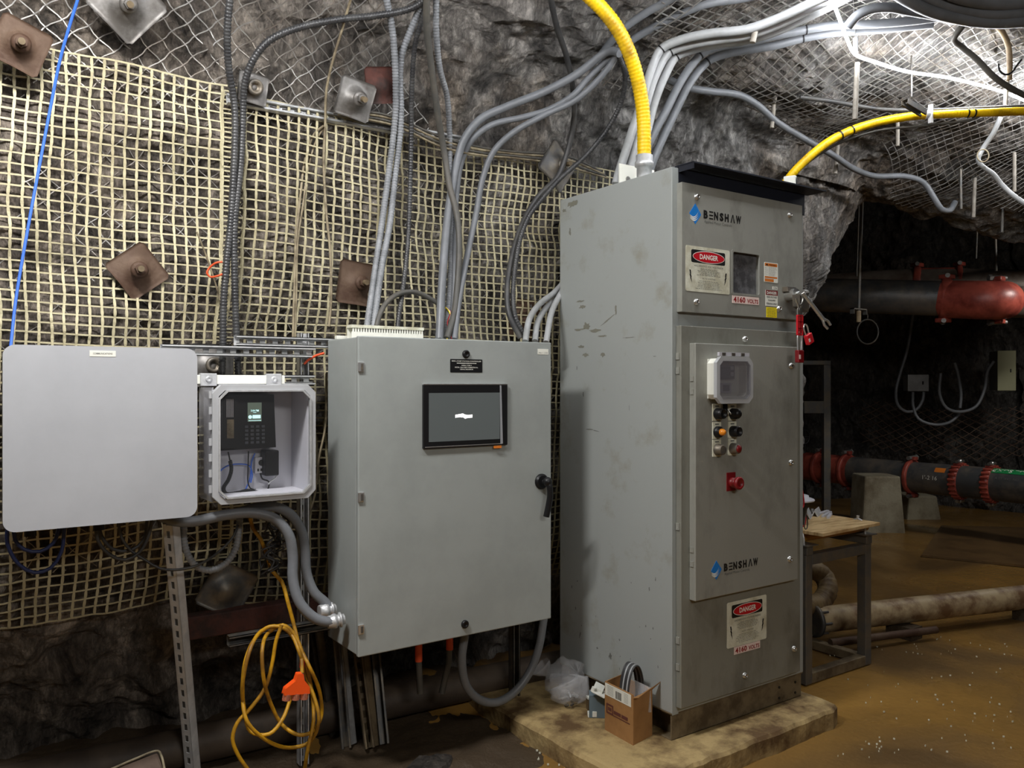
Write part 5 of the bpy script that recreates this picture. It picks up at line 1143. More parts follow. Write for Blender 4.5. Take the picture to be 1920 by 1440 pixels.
# LED light rope hung along the roof
RP = [Tp(1930, 192, 4.75), Tp(1880, 172, 4.6), Tp(1780, 146, 4.38), Tp(1700, 134, 4.22), Tp(1640, 116, 4.08), Tp(1604, 102, 4.0), Tp(1587, 70, 3.86), Tp(1572, 30, 3.7), Tp(1555, -8, 3.55), V3((2.75, 2.02, 3.20)), V3((1.9, 2.1, 3.17)), V3((1.1, 2.2, 3.17)), V3((.2, 2.25, 3.16)), V3((-.8, 2.25, 3.16))]
T = thing('light_rope', 'glowing white LED rope strung along the roof at the upper right', 'light rope', tuple(RP[5]))
b = MB(); b.tube(spline([RP[0]+(RP[0]-RP[1])*3, RP[0]+(RP[0]-RP[1])*1.5]+RP, .04), .0075, 8); b.build('light_tube', M_ROPE, T)
b = MB(); p = RP[5]; b.cyl(p+V3((0, 0, .01)), p+V3((0, 0, .08)), .012, 10); b.tube([p+V3((0, 0, .08)), p+V3((.01, .02, .3))], .002, 6); b.build('hook', M_GALV, T)
# bolts hanging out of the roof
for k, (x0, y0, x1, y1, t, r, lb) in enumerate(((1607, 132, 1603, 224, 4.05, .0125, 'long threaded bolt hanging from the kink of the light rope'), (1458, 150, 1447, 240, 4.6, .011, 'bolt hanging in front of the shoulder rock, above the cabinet roof'), (1419, 58, 1411, 80, 3.72, .013, 'short threaded bolt end by the pale conduits on the roof'), (1683, 244, 1683, 274, 5.0, .011, 'short bolt below the right yellow conduit'), (1571, 283, 1566, 326, 5.2, .012, 'bolt hanging behind the arch of the yellow conduit'), (1801, 330, 1802, 392, 5.6, .009, 'thin bolt right of the end of the long grey conduit'), (1828, 348, 1825, 408, 5.7, .012, 'pale bolt over the brow, second from the right of the pale ones'), (1902, 300, 1902, 360, 5.3, .011, 'bolt near the right edge above the pale cable'), (1880, 405, 1878, 436, 6.2, .009, 'stub bolt low on the ragged mesh edge'), (1888, 165, 1885, 205, 4.6, .012, 'bolt end behind the right end of the light rope'), (1748, 160, 1748, 203, 4.9, .006, 'thin rod between light rope and yellow conduit'))):
    a, c = Tp(x0, y0-14, t), Tp(x1, y1, t); b = MB(); n = 40; pts = [a.lerp(c, i/n) for i in range(n+1)]
    b.tube(pts, r, 10, rad=[r*(1+.06*(i % 2)) for i in range(n+1)]); o = b.build('roof_bolt', M_ROOFB if r > .01 else M_STEELG); tag(o, lb, 'roof bolt')
for x0, y0, x1, y1, t, r, lb in ((1619, 300, 1610, 585, 7.3, .012, 'long hanger rod with a bracket in front of the upper pipe'), (1612, 330, 1606, 518, 8.6, .010, 'thin hanger rod behind the long one, holding the rear pipe'), (1834, 380, 1830, 485, 8.4, .010, 'short dim rod in the dark right of the pipe couplings'), (1865, 400, 1868, 508, 8.0, .013, 'pale hanger rod standing over the rear pipe at the right')):
    b = MB(); a = Tp(x0, y0, t); c = Tp(x1, y1, t); a = V3((a.x, a.y, max(a.z, 3.0))); b.cyl(a, c, r, 10)
    if y1 == 585:
        b.box(c.x-.1, c.x+.1, c.y-.02, c.y+.02, c.z+.02, c.z+.03); b.box(c.x-.1, c.x-.095, c.y-.02, c.y+.02, c.z-.02, c.z+.03); b.box(c.x+.095, c.x+.1, c.y-.02, c.y+.02, c.z-.02, c.z+.03); b.cyl(c+V3((0, 0, .01)), c-V3((0, 0, .09)), .02, 10, 1)
    o = b.build('hanger_rod', [M_STEELG, M_PVC]); tag(o, lb, 'hanger rod')

# ================================================================ BELOW THE BOXES
def fit(p, dirv, T):
    b = MB(); b.lathe(p, dirv, [(-.045, .019), (-.045, .0235), (-.03, .025), (-.022, .028), (-.012, .028), (-.01, .022), (.0, .022), (.002, .029), (.008, .029), (.009, .02), (.02, .02)], 12); b.build('fitting', M_GALV, T)
e1 = Dp(636, 1140, 3.06); e1 = V3((1.24, 3.06, e1.z)); e2 = V3((1.24, 2.97, Dp(650, 1160, 2.97).z))
T = thing('conduit', 'grey conduit from phone box to controller side, rear upper one with a bright fitting', 'conduit', tuple(e1))
b = MB(); b.tube(spline(DD([(445, 962, 3.1), (480, 952, 3.1), (515, 950, 3.1), (545, 965, 3.1), (565, 995, 3.1), (572, 1035, 3.1), (575, 1075, 3.1), (590, 1112, 3.08), (610, 1130, 3.07)])+[e1], .02), .0195, 14); b.build('sleeve', M_CON, T); fit(e1, (1, 0, 0), T)
T = thing('conduit', 'grey conduit from light grey box to controller side, front lower one with bright fitting', 'conduit', tuple(e2))
b = MB(); b.tube(spline(DD([(300, 966, 3.08), (320, 975, 3.06), (360, 978, 3.05), (420, 966, 3.05), (475, 962, 3.05), (518, 975, 3.04), (542, 1005, 3.03), (549, 1045, 3.03), (549, 1085, 3.02), (562, 1130, 3.0), (592, 1160, 2.98), (620, 1166, 2.97)])+[e2], .02), .0195, 14); b.build('sleeve', M_CON, T); fit(e2, (1, -.15, .1), T)
cable('conduit', DD([(872, 1190, 3.05), (866, 1235, 3.04), (874, 1285, 3.03), (898, 1311, 3.02), (930, 1317, 3.02), (962, 1300, 3.02), (992, 1262, 3.02), (1010, 1215, 3.02), (1020, 1158, 3.03)]), .0185, M_CON, 'grey conduit looping in a U under the pump controller', 'conduit', n=14)
T = thing('conduit', 'dim grey conduit with an orange band under the controller, left one', 'conduit', tuple(Dp(786, 1300, 3.2)))
b = MB(); b.tube(DD([(785, 1180, 3.2), (785, 1240, 3.2), (788, 1300, 3.2)]), .014, 10); b.build('sleeve', M_CABG, T); b = MB(); b.tube(DD([(785, 1205, 3.2), (785, 1240, 3.2)]), .016, 10); b.build('orange_band', M_OCORD, T)
T = thing('conduit', 'dim grey conduit with an orange band under the controller, right one', 'conduit', tuple(Dp(846, 1300, 3.2)))
b = MB(); b.tube(DD([(843, 1170, 3.2), (842, 1240, 3.2), (828, 1300, 3.2)]), .014, 10); b.build('sleeve', M_CABG, T); b = MB(); b.tube(DD([(843, 1192, 3.2), (843, 1218, 3.2)]), .016, 10); b.build('orange_band', M_OCORD, T)
cable('flexible_conduit', DD([(345, 975, 3.2), (344, 1000, 3.2), (350, 1035, 3.2), (368, 1062, 3.2), (395, 1070, 3.2), (422, 1058, 3.2), (442, 1028, 3.2), (448, 990, 3.2), (450, 965, 3.2)]), .013, M_CONR, 'ribbed grey conduit hanging in a loop left of the phone box', 'conduit')
for pts, r, m_, lb in (([(14, 985, 3.1), (14, 1020, 3.1), (35, 1058, 3.1), (65, 1074, 3.1), (95, 1065, 3.1), (115, 1035, 3.1), (121, 985, 3.1)], .006, M_NBLUE, 'navy cable loop at the left edge, the lower one'),
    ([(26, 985, 3.12), (28, 1012, 3.12), (45, 1030, 3.12), (75, 1034, 3.12), (100, 1018, 3.12), (112, 985, 3.12)], .006, M_NBLUE, 'navy cable loop at the left edge, the upper one'),
    ([(180, 980, 3.1), (183, 1012, 3.1), (205, 1040, 3.1), (235, 1050, 3.1), (262, 1035, 3.1), (280, 1000, 3.1), (284, 975, 3.1)], .006, M_CAB, 'black cable loop under the light grey box, the widest one'),
    ([(184, 980, 3.14), (190, 1005, 3.14), (212, 1030, 3.14), (245, 1032, 3.14), (270, 1012, 3.14), (276, 975, 3.14)], .006, M_CAB, 'black cable loop under the light grey box, the middle one'),
    ([(222, 978, 3.12), (228, 1008, 3.12), (245, 1032, 3.12), (272, 1050, 3.11), (300, 1066, 3.10), (335, 1068, 3.1), (370, 1060, 3.1), (410, 1035, 3.14), (438, 1005, 3.16), (446, 985, 3.18)], .005, M_CAB, 'black cable drooping across the bright leaning channel')):
    cable('cable', DD(pts), r, m_, lb, n=8)
# tangled black leads behind the phone box
b = MB(); R = random.Random(2)
for k in range(9):
    x = 505+R.uniform(-6, 24); pts = [(x, 965, 3.15)]
    for j in range(6): pts.append((520+R.uniform(-22, 24)-j*3, 985+j*17+R.uniform(-8, 8), 3.15+R.uniform(-.04, .04)))
    b.tube(spline(DD(pts), .02), .0035, 6)
o = b.build('lead_tangle', M_CAB); tag(o, 'tangled bundle of thin black leads under the phone box', 'leads')
cable('supply_lead', DD([(468, 965, 3.2), (474, 990, 3.2), (488, 1010, 3.2), (500, 1040, 3.2), (510, 1070, 3.18), (528, 1090, 3.16), (540, 1130, 3.12), (552, 1175, 3.1), (560, 1210, 3.06), (566, 1240, 3.02), (566, 1262, 3.0)]), .0075, M_YCORD, 'yellow cord running down from the phone box to the orange plug', 'cord', n=10)
def ext_cord():
    T = thing('extension_cord', 'coiled yellow extension cord with an orange triple outlet on the channel stub', 'extension cord', tuple(Dp(540, 1400, 3.05)))
    P = [(560, 1268), (548, 1300), (530, 1348), (505, 1376), (470, 1372), (458, 1330), (455, 1280), (470, 1215), (495, 1180), (520, 1174), (545, 1188), (562, 1225), (575, 1270), (590, 1310), (598, 1350), (580, 1392), (545, 1402), (500, 1388), (462, 1350), (455, 1300), (460, 1240), (480, 1195), (505, 1175), (532, 1178), (556, 1205), (580, 1250), (600, 1300), (602, 1345), (585, 1372), (560, 1378), (530, 1360), (508, 1320), (494, 1270), (492, 1215), (505, 1185), (530, 1172), (552, 1190), (572, 1240), (585, 1300), (588, 1350), (578, 1400), (570, 1450)]
    pts = [Dp(x, y, 3.03+.03*math.sin(k*1.7) if y > 1210 else 3.10+.02*math.sin(k)) for k, (x, y) in enumerate(P)]
    b = MB(); b.tube(spline(pts, .02), .0072, 9); b.build('cord_loops', M_YCORD, T)
    P2 = [(528, 1172), (518, 1200), (510, 1245), (497, 1290), (468, 1330), (445, 1355), (436, 1385), (446, 1415), (470, 1450)]
    b = MB(); b.tube(spline([Dp(x, y, 3.05) for x, y in P2], .02), .0072, 9); o = b.build('cord_loops', M_YCORD, T)
    b = MB(); b.tube(DD([(566, 1225, 3.05), (567, 1240, 3.03), (566, 1252, 3.02)]), .0095, 10); b.build('red_tape', M_RED, T)
    c = Dp(556, 1290, 2.95); x, z = c.x, c.z
    b = MB(); b.M = Matrix.Translation(c) @ Matrix.Rotation(math.radians(8), 4, 'Y')
    b.prism([(-.05, -.02), (.05, -.02), (.046, .004), (.022, .03), (.014, .055), (-.006, .055), (-.012, .03), (-.046, .004)], -.014, .014, 0); b.build('outlet_body', M_OPLUG, T, bevel=.005)
    b = MB(); b.M = Matrix.Translation(c) @ Matrix.Rotation(math.radians(8), 4, 'Y')
    for k in (-1, 0, 1): b.cyl((k*.033, 0, -.018), (k*.034, 0, -.042), .0155, 14, 0)
    b.build('outlet_end', M_CLEARO, T)
ext_cord()
# dim things near the floor on the left
a = Dp(300, 1200, 3.42); c = Dp(560, 1178, 3.42)
b = MB(); b.box(.72, 1.42, 3.30, 3.37, .60, .69); o = b.build('steel_beam', M_RUSTR, bevel=.006); tag(o, 'red-brown steel beam lying level behind the yellow cord', 'beam')
p0 = Zp(50, 1500, .09); p1 = Zp(480, 1372, .09)
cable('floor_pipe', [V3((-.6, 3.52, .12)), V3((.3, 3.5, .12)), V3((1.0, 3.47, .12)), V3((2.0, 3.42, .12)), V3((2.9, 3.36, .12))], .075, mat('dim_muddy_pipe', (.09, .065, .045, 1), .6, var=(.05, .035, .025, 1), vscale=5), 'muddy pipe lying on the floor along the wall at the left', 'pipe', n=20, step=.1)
# leather bag corner at the bottom
def bag():
    T = thing('tool_pouch', 'brown leather pouch with a stitched pale edge at the bottom left', 'pouch', tuple(Zp(255, 1470, .1)))
    c0 = Zp(200, 1446, .17); c1 = Zp(296, 1408, .20); c2 = Zp(309, 1445, .16)
    n = V3((.0, -.5, .86)); P = [c0, c1, c2, c2+V3((-.02, -.2, -.06)), c0+V3((-.0, -.2, -.06))]
    b = MB(); V = [tuple(p) for p in P]+[tuple(p+V3((.0, .03, -.09))) for p in P]
    b.add(V, [(4, 3, 2, 1, 0), (5, 6, 7, 8, 9)]+[(i, (i+1) % 5, (i+1) % 5+5, i+5) for i in range(5)], 0); b.build('pouch_body', M_LEATH, T, bevel=.012, seg=3)
    b = MB(); b.tube(spline([c0, c0.lerp(c1, .5)+V3((0, 0, .004)), c1, c1.lerp(c2, .3)+V3((.006, .004, 0)), c2], .01), .0045, 8); b.build('edge_stitching', M_TAN, T)
bag()
def lump(name, c, r, sc, m_, label, cat, seed):
    me = MB(); n = 18; V = []; Fs = []; m2 = 12
    for i in range(m2+1):
        for k in range(n):
            th = PI*i/m2; ph = 2*PI*k/n; V.append([math.sin(th)*math.cos(ph), math.sin(th)*math.sin(ph), math.cos(th)])
    V = np.array(V); d = 1+.35*gn(V*1.3+seed)+.15*gn(V*4+seed); V = V*d[:, None]*r*np.array(sc)+np.array(c)
    for i in range(m2):
        for k in range(n): Fs.append((i*n+k, (i+1)*n+k, (i+1)*n+(k+1) % n, i*n+(k+1) % n))
    me.add([tuple(v) for v in V], Fs, 0, False); o = me.build(name, m_); tag(o, label, cat); return o
p = Zp(804, 1436, .03); lump('loose_rock', (p.x, p.y, .02), .10, (1, .7, .45), ROCKD, 'flat dark rock on the floor at the bottom edge', 'rock', 3)
p = Zp(568, 1442, .16); lump('loose_rock', (p.x, p.y, .1), .045, (1, 1, 1), M_BLUEGREY, 'small pale round thing at the foot of the upright channel', 'rock', 9)
for x, y, r, lb in ((985, 1345, .022, 'dark pebble nearest the upright channel foot'), (1078, 1387, .014, 'round reddish pebble against the concrete pad'), (1020, 1352, .018, 'pale chip beside the pad corner')):
    p = Zp(x, y, .01); lump('pebble', (p.x, p.y, .01), r, (1, 1, .7), M_PVC if 'pale' in lb else M_MUD, lb, 'pebble', r*900)
# white chips and grit scattered over the wet floor
b = MB(); R = random.Random(4)
for k in range(150):
    if k < 40: p = Zp(R.uniform(1005, 1110), R.uniform(1395, 1436), .004)
    else: p = Zp(R.uniform(1540, 1900), R.uniform(1190, 1420), .004)
    if 2.1 < p.x < 3.6 and 2.1 < p.y < 3.5: continue
    s_ = R.uniform(.0008, .0028); an = R.uniform(0, PI); b.M = Matrix.Translation((p.x, p.y, .004)) @ Matrix.Rotation(an, 4, 'Z'); b.box(-s_*1.6, s_*1.6, -s_*.7, s_*.7, -.004, .003)
b.M = Matrix.Identity(4); o = b.build('floor_grit', M_SIGNW); tag(o, 'pale grit and chips scattered over the wet brown floor', 'grit'); o['kind'] = 'stuff'

# ================================================================ ON THE PAD
def box_and_bag():
    z = .089
    # cardboard box: front-left face from (1133,1365)-(1186,1397), right face to (1224,1377)
    A = Zp(1134, 1368, z); B = Zp(1187, 1398, z); C_ = Zp(1223, 1379, z); D_ = A+(C_-B)
    tz = Dp(1135, 1277, A.y).z; h = tz-z
    tzB = Dp(1187, 1330, B.y).z
    T = thing('cardboard_box', 'open cardboard box with a shipping label on the concrete pad', 'cardboard box', tuple(B))
    b = MB(); q = [A, B, C_, D_]; up = V3((0, 0, h))
    for i in range(4):
        a, c = q[i], q[(i+1) % 4]; hh = h if i in (0, 3) else h*.93; n = (c-a).cross(V3((0, 0, 1))).normalized()*.004
        v = [a, c, c+V3((0, 0, hh)), a+V3((0, 0, hh))]; V = v+[p-n for p in v]
        b.add([tuple(p) for p in V], [(0, 1, 2, 3), (7, 6, 5, 4), (0, 4, 5, 1), (1, 5, 6, 2), (2, 6, 7, 3), (3, 7, 4, 0)], 0)
    b.add([tuple(p+V3((0, 0, .004))) for p in q], [(0, 1, 2, 3)], 0); b.build('carton', M_CARD, T)
    e = (C_-B).normalized(); n = V3((e.y, -e.x, 0)); b = MB(); v = [B+V3((0, 0, h*.93)), C_+V3((0, 0, h*.93)), C_+V3((0, 0, h*.93+.035))+n*.03+e*.02, B+V3((0, 0, h*.93+.01))+n*.03]
    b.add([tuple(p) for p in v]+[tuple(p+V3((0, 0, .004))) for p in v], [(0, 1, 2, 3), (7, 6, 5, 4), (0, 4, 5, 1), (1, 5, 6, 2), (2, 6, 7, 3), (3, 7, 4, 0)], 0); b.build('flap', M_CARD, T)
    # label and print on the face towards the lens
    e = (B-A); L_ = e.length; e.normalize(); n = V3((e.y, -e.x, 0)).normalized()
    if n.dot(A) > 0: n = -n
    M = Matrix(((e.x, n.x, 0, A.x), (e.y, n.y, 0, A.y), (0, 0, 1, A.z), (0, 0, 0, 1)))   # local x along face, y out, z up
    b = MB(); b.M = M; b.box(.004, L_-.012, .0006, .0016, h-.055, h-.004, 0)
    R = random.Random(6)
    for k in range(14): x = .075+k*.0028; b.box(x, x+R.uniform(.001, .002), .0016, .0019, h-.05, h-.018, 1)
    for k in range(7): b.box(.02, .06, .0016, .0019, h-.012-k*.006, h-.0107-k*.006, 2); b.box(.13, L_-.03, .0016, .0019, h-.012-k*.006, h-.0109-k*.006, 2)
    b.build('shipping_label', [M_WHITE, M_INK, M_GINK], T)
    b = MB(); b.M = M; pr = mat('box_print', srgb(96, 52, 44), .7)
    b.ring_rect(.012, .058, h*.38, h*.38+.042, .003, .007, .0006, .0016, 0); b.box(.024, .046, .0006, .0016, h*.38+.014, h*.38+.028, 0)
    x = .062
    for l in (.045, .040): b.box(x, x+l, .0006, .0016, h*.38+.010, h*.38+.024, 0); x += l+.006
    b.box(.05, L_-.02, .0006, .0014, h*.38+.0, h*.38+.004, 0)
    b.build('printed_mark', pr, T)
    # coil of wire standing in it
    ww = (C_-B).length; bc = (C_-B).normalized(); c = A.lerp(B, .66)+bc*ww*.45+V3((0, 0, .165)); ax = V3((e.x, e.y, 0))
    b = MB()
    for k, mi in enumerate((0, 0, 1, 0, 0, 1, 0)):
        off = ax*(k-3)*.0085; pts = []
        for j in range(36):
            t = 2*PI*j/36; pts.append(c+off+bc*ww*.42*math.cos(t)+V3((0, 0, .14*math.sin(t))))
        b.tube(pts, .0042, 6, mi, closed=True)
    o = b.build('wire_coil', [M_CAB, M_CONL]); tag(o, 'coil of black and grey wire standing in the cardboard box', 'wire coil')
    b = MB(); cc = (B+C_)/2+V3((0, 0, h*.75))-n*.0
    b.add([tuple(p) for p in (cc+V3((-.05, .06, -.06)), cc+V3((.05, .0, -.05)), cc+V3((.055, .01, .05)), cc+V3((-.03, .08, .10)))], [(0, 1, 2, 3)], 0); o = b.build('plastic_sleeve', M_BAG); sm = o.modifiers.new('Solid', 'SOLIDIFY'); sm.thickness = .002
    tag(o, 'clear plastic sleeve tucked in the cardboard box', 'plastic sleeve')
    # small blue-grey box with white parts on top
    p = Zp(1122, 1350, z)
    b = MB(); b.M = Matrix.Translation(Zp(1124, 1348, z)+V3((.03, .03, 0))) @ Matrix.Rotation(math.radians(-40), 4, 'Z'); b.ring_rect(-.05, .05, 0, .10, .002, .004, -.035, .035, 0); b.box(-.05, .05, -.035, -.032, 0, .10); b.box(-.05, .05, .032, .035, 0, .1)
    o = b.build('junction_box', M_BLUEGREY, bevel=.002); tag(o, 'small open blue-grey box wedged beside the cardboard box', 'box')
    b = MB(); q = Zp(1124, 1348, z)+V3((.01, .01, .115)); b.M = Matrix.Translation(q) @ Matrix.Rotation(.7, 4, 'Z') @ Matrix.Rotation(.4, 4, 'X'); b.box(-.045, .03, -.03, .03, 0, .006); b.box(-.02, .045, -.012, .034, .004, .02); b.cyl((-.03, .03, .0), (-.03, .03, .02), .01, 10)
    o = b.build('white_bracket', M_WHITE, bevel=.002); tag(o, 'white plastic bracket lying on the blue-grey box', 'bracket')
    b = MB(); q = Zp(1110, 1343, z); b.M = Matrix.Translation(q) @ Matrix.Rotation(-.6, 4, 'Z')
    b.box(-.02, .035, -.015, .015, 0, .02); b.box(.0, .02, -.022, -.01, .004, .03); b.cyl((.03, 0, .012), (.045, 0, .012), .01, 8); o = b.build('white_connector', M_WHITE, bevel=.002); tag(o, 'white connector block on the pad in front of the blue-grey box', 'connector')
    b = MB(); q = Zp(1106, 1330, z)+V3((0, 0, .0)); b.M = Matrix.Translation(q) @ Matrix.Rotation(-.3, 4, 'Z'); b.box(-.014, .014, -.012, .012, 0, .06, 0); b.box(-.015, .015, -.013, .013, .05, .062, 1); o = b.build('small_relay', [mat('amber_plastic', (.12, .08, .04, 1), .3), M_WHITE], bevel=.002); tag(o, 'small upright amber relay with a white cap on the pad', 'relay')
    # twisted bag
    n_ = 28; rows = []; c0 = Zp(1078, 1328, z)
    T = thing('plastic_bag', 'knotted clear plastic bag slumped on the pad against the cabinet', 'plastic bag', tuple(c0))
    base = c0+V3((.02, .05, 0)); tip = Dp(1033, 1268, c0.y+.22)
    prf = [(0, .03), (.02, .075), (.06, .098), (.12, .105), (.18, .098), (.24, .078), (.29, .05), (.315, .02), (.33, .013), (.35, .03), (.38, .05), (.40, .06)]
    axis_pts = spline([base, base+V3((-.01, .01, .10)), base.lerp(tip, .55)+V3((.0, 0, .05)), tip, tip+V3((-.04, .03, .05))], .01)
    Ls = [0]
    for i in range(1, len(axis_pts)): Ls.append(Ls[-1]+(axis_pts[i]-axis_pts[i-1]).length)
    V = []; Fs = []; tot = Ls[-1]
    hs = np.linspace(0, .40, 30)
    for hi, hh in enumerate(hs):
        s_ = hh/.40*tot; k = min(np.searchsorted(Ls, s_), len(Ls)-1); p = axis_pts[k]
        dv = (axis_pts[min(k+1, len(axis_pts)-1)]-axis_pts[max(k-1, 0)]).normalized(); a_ = dv.orthogonal().normalized(); b_ = dv.cross(a_); r = np.interp(hh, [q_[0] for q_ in prf], [q_[1] for q_ in prf])
        for j in range(n_):
            t = 2*PI*j/n_; cr = 1+.10*math.sin(3*t+hh*18)+.09*math.sin(7*t-hh*30)+.05*math.sin(13*t+hh*60)
            q_ = p+(a_*math.cos(t)+b_*math.sin(t))*r*cr*.9; q_.z = max(q_.z, z+.002); V.append(tuple(q_))
    for i in range(29):
        for j in range(n_): Fs.append((i*n_+j, i*n_+(j+1) % n_, (i+1)*n_+(j+1) % n_, (i+1)*n_+j))
    b = MB(); b.add(V, Fs, 0, True); b.build('bag_film', M_BAG, T)
    b = MB(); R = random.Random(8)
    for k in range(14):
        p = base+V3((R.uniform(-.06, .05), R.uniform(-.05, .05), R.uniform(.012, .06))); b.M = Matrix.Translation(p) @ Matrix.Rotation(R.uniform(0, 6), 4, V3((R.random(), R.random(), 1)).normalized()); b.box(-.014, .014, -.005, .005, -.004, .004, R.choice((0, 1)))
    b.build('contents', [M_GALV, M_DSTEEL], T)
box_and_bag()

# ================================================================ STEEL STAND
def stand():
    u0, u1, d0, d1 = 3.72, 4.32, 2.665, 3.16; zt = .735; w_ = .055
    T = thing('steel_stand', 'square-tube steel work stand on the wet floor right of the tall cabinet', 'stand', (u0, d0, 0))
    for x in (u0, u1-w_):
        for y in (d0, d1-w_):
            b = MB(); b.box(x, x+w_, y, y+w_, 0, zt-.05); b.build('leg', M_STEELG, T, bevel=.004)
    for y in (d0, d1-w_):
        b = MB(); b.box(u0+w_, u1-w_, y, y+w_, zt-.105, zt-.05); b.build('top_rail', M_STEELG, T, bevel=.004)
        b = MB(); b.box(u0+w_, u1-w_, y, y+w_, .0, .055); b.build('bottom_rail', M_BASE, T, bevel=.004)
    for x in (u0, u1-w_):
        b = MB(); b.box(x, x+w_, d0-.005, d1, zt-.05, zt); b.build('side_rail', M_STEELG, T, bevel=.004)
        b = MB(); b.box(x, x+w_, d0+w_, d1-w_, .0, .05); b.build('bottom_rail', M_BASE, T, bevel=.004)
    for x in (u0-.02, u1-w_-.02): b = MB(); b.box(x, x+.1, d0-.02, d0+.09, zt, zt+.006); b.build('cap_plate', M_STEELG, T)
    # rollers in half-round clamps
    for y in (2.72, 3.02):
        b = MB(); b.cyl((u0-.06, y, zt+.032), (u1+.03, y, zt+.032), .022, 14); b.build('roller', M_YWOOD, T)
    for x, y in ((u0-.005, 2.72), (u1-.045, 3.02), (u1-.045, 2.72)):
        b = MB(); pts = [(x, y+.045*math.cos(t), zt+.03+.055*math.sin(t)) for t in np.linspace(0, PI, 13)]
        pts = [(x, y+.045, zt+.004)]+pts+[(x, y-.045, zt+.004)]
        b.tube(pts, .006, 8); b.cyl((x, y, zt+.085), (x, y, zt+.105), .008, 8); b.build('clamp', M_GALV, T)
    P = [(3.70, 2.575), (4.30, 2.60), (4.305, 2.965), (3.50, 2.99)]; P[0] = (3.735, 2.575); P[3] = (3.70, 2.985)
    zb = zt+.062; b = MB(); V = [(x, y, zb) for x, y in P]+[(x, y, zb+.018) for x, y in P]
    b.add(V, [(3, 2, 1, 0), (4, 5, 6, 7), (0, 1, 5, 4), (1, 2, 6, 5), (2, 3, 7, 6), (3, 0, 4, 7)]); o = b.build('plywood_board', M_WOOD, bevel=.002); tag(o, 'scrap plywood board lying on the steel stand', 'board')
    z = zb+.018
    def angle(p, ang, l, s_, lab):
        b = MB(); b.M = Matrix.Translation(p) @ Matrix.Rotation(ang, 4, 'Z')
        t = .003
        b.add([(-l, 0, 0), (l, 0, 0), (l, s_*.5, s_), (-l, s_*.5, s_), (-l, t*2, 0), (l, t*2, 0), (l, s_*.5+t*1.5, s_-t), (-l, s_*.5+t*1.5, s_-t)], [(0, 1, 2, 3), (7, 6, 5, 4), (0, 4, 5, 1), (1, 5, 6, 2), (2, 6, 7, 3), (3, 7, 4, 0)])
        b.add([(-l, s_, 0), (l, s_, 0), (l, s_*.5, s_), (-l, s_*.5, s_), (-l, s_-t*2, 0), (l, s_-t*2, 0), (l, s_*.5-t, s_-t), (-l, s_*.5-t, s_-t)], [(3, 2, 1, 0), (4, 5, 6, 7), (0, 1, 5, 4), (1, 2, 6, 5), (2, 3, 7, 6), (3, 0, 4, 7)])
        o = b.build('angle_bracket', M_GALV); tag(o, lab, 'bracket', 'steel angle brackets on the board')
    q = Zp(1522, 970, z); angle((q.x, q.y, z), .55, .08, .045, 'steel angle bracket on the board, nearest the tall cabinet')
    q = Zp(1538, 966, z); angle((q.x, q.y, z), .45, .07, .04, 'steel angle bracket on the board, right of the other one')
    for k, (x, y, l) in enumerate(((1545, 962, .11), (1552, 965, .12), (1556, 968, .10))):
        q = Zp(x, y, z); b = MB(); b.M = Matrix.Translation((q.x, q.y, z)) @ Matrix.Rotation(.25+.12*k, 4, 'Z'); b.box(-l, l*.6, -.008, .008, 0, .012); o = b.build('metal_strip', M_MIDG, bevel=.001); tag(o, ('rearmost', 'middle', 'front')[k]+' of the pale metal strips behind the brackets', 'strip', 'pale metal strips on the board')
    # red lead with a steel hook hanging over the near edge
    b = MB(); b.tube(spline([V3((3.388, 2.50, 1.27))]+DD([(1507, 946, 2.60), (1500, 958, 2.58), (1498, 975, 2.57), (1502, 987, 2.57), (1508, 985, 2.57), (1511, 970, 2.57), (1512, 965, 2.57)]), .01), .004, 8); o = b.build('red_lead', M_RED); tag(o, 'red lead looped beside the cabinet above the board', 'lead')
    b = MB(); b.tube(spline(DD([(1511, 964, 2.565), (1514, 975, 2.565), (1513, 990, 2.565), (1510, 992, 2.565), (1508, 985, 2.565), (1510, 966, 2.565)]), .006), .003, 8); o = b.build('snap_hook', M_DSTEEL); tag(o, 'dark snap hook on the end of the red lead', 'hook')
    q = Zp(1500, 950, z); cx, cy = 3.93, 2.86
    b = MB(); b.lathe((cx-.06, cy, z), (0, 0, 1), [(0, .07), (.10, .08), (.13, .08)], 20); o = b.build('pail', M_BLACK); tag(o, 'dark pail on the board behind the brackets', 'pail')
    b = MB(); b.lathe((cx-.06, cy, z+.128), (0, 0, 1), [(0, .085), (0, .115), (.006, .118), (.012, .112), (.014, .09), (.03, .085), (.034, .001)], 28); o = b.build('round_lid', M_MIDG); tag(o, 'pale round lid on the pail beside the cabinet edge', 'lid')
stand()

# ================================================================ PIPES ON AND ABOVE THE FLOOR
a = Tp(1528, 1160, 4.98); c = Tp(1935, 1114, 5.55); a.z = c.z = .15; e = c+(c-a)*.8
T = thing('floor_pipe', 'long muddy pipe lying across the floor at the right', 'pipe', (a.x, a.y, 0))
b = MB(); b.tube([a.lerp(e, k/30) for k in range(31)], .078, 24); b.build('pipe', M_PVC, T)
b = MB(); dv = (e-a).normalized(); b.lathe(a-dv*.02, dv, [(0, .08), (0, .10), (.02, .10), (.02, .08)], 20)
for k in range(8): t = 2*PI*k/8; b.cyl(a+V3((0, .09*math.cos(t), .09*math.sin(t)))-dv*.03, a+V3((0, .09*math.cos(t), .09*math.sin(t)))+dv*.03, .008, 6)
b.build('end_flange', M_DSTEEL, T)
for k in (6, 16, 26): p = a.lerp(e, k/30); b = MB(); b.box(p.x-.06, p.x+.06, p.y-.12, p.y+.05, -.01, .075); b.build('bearer', M_MUD, T)
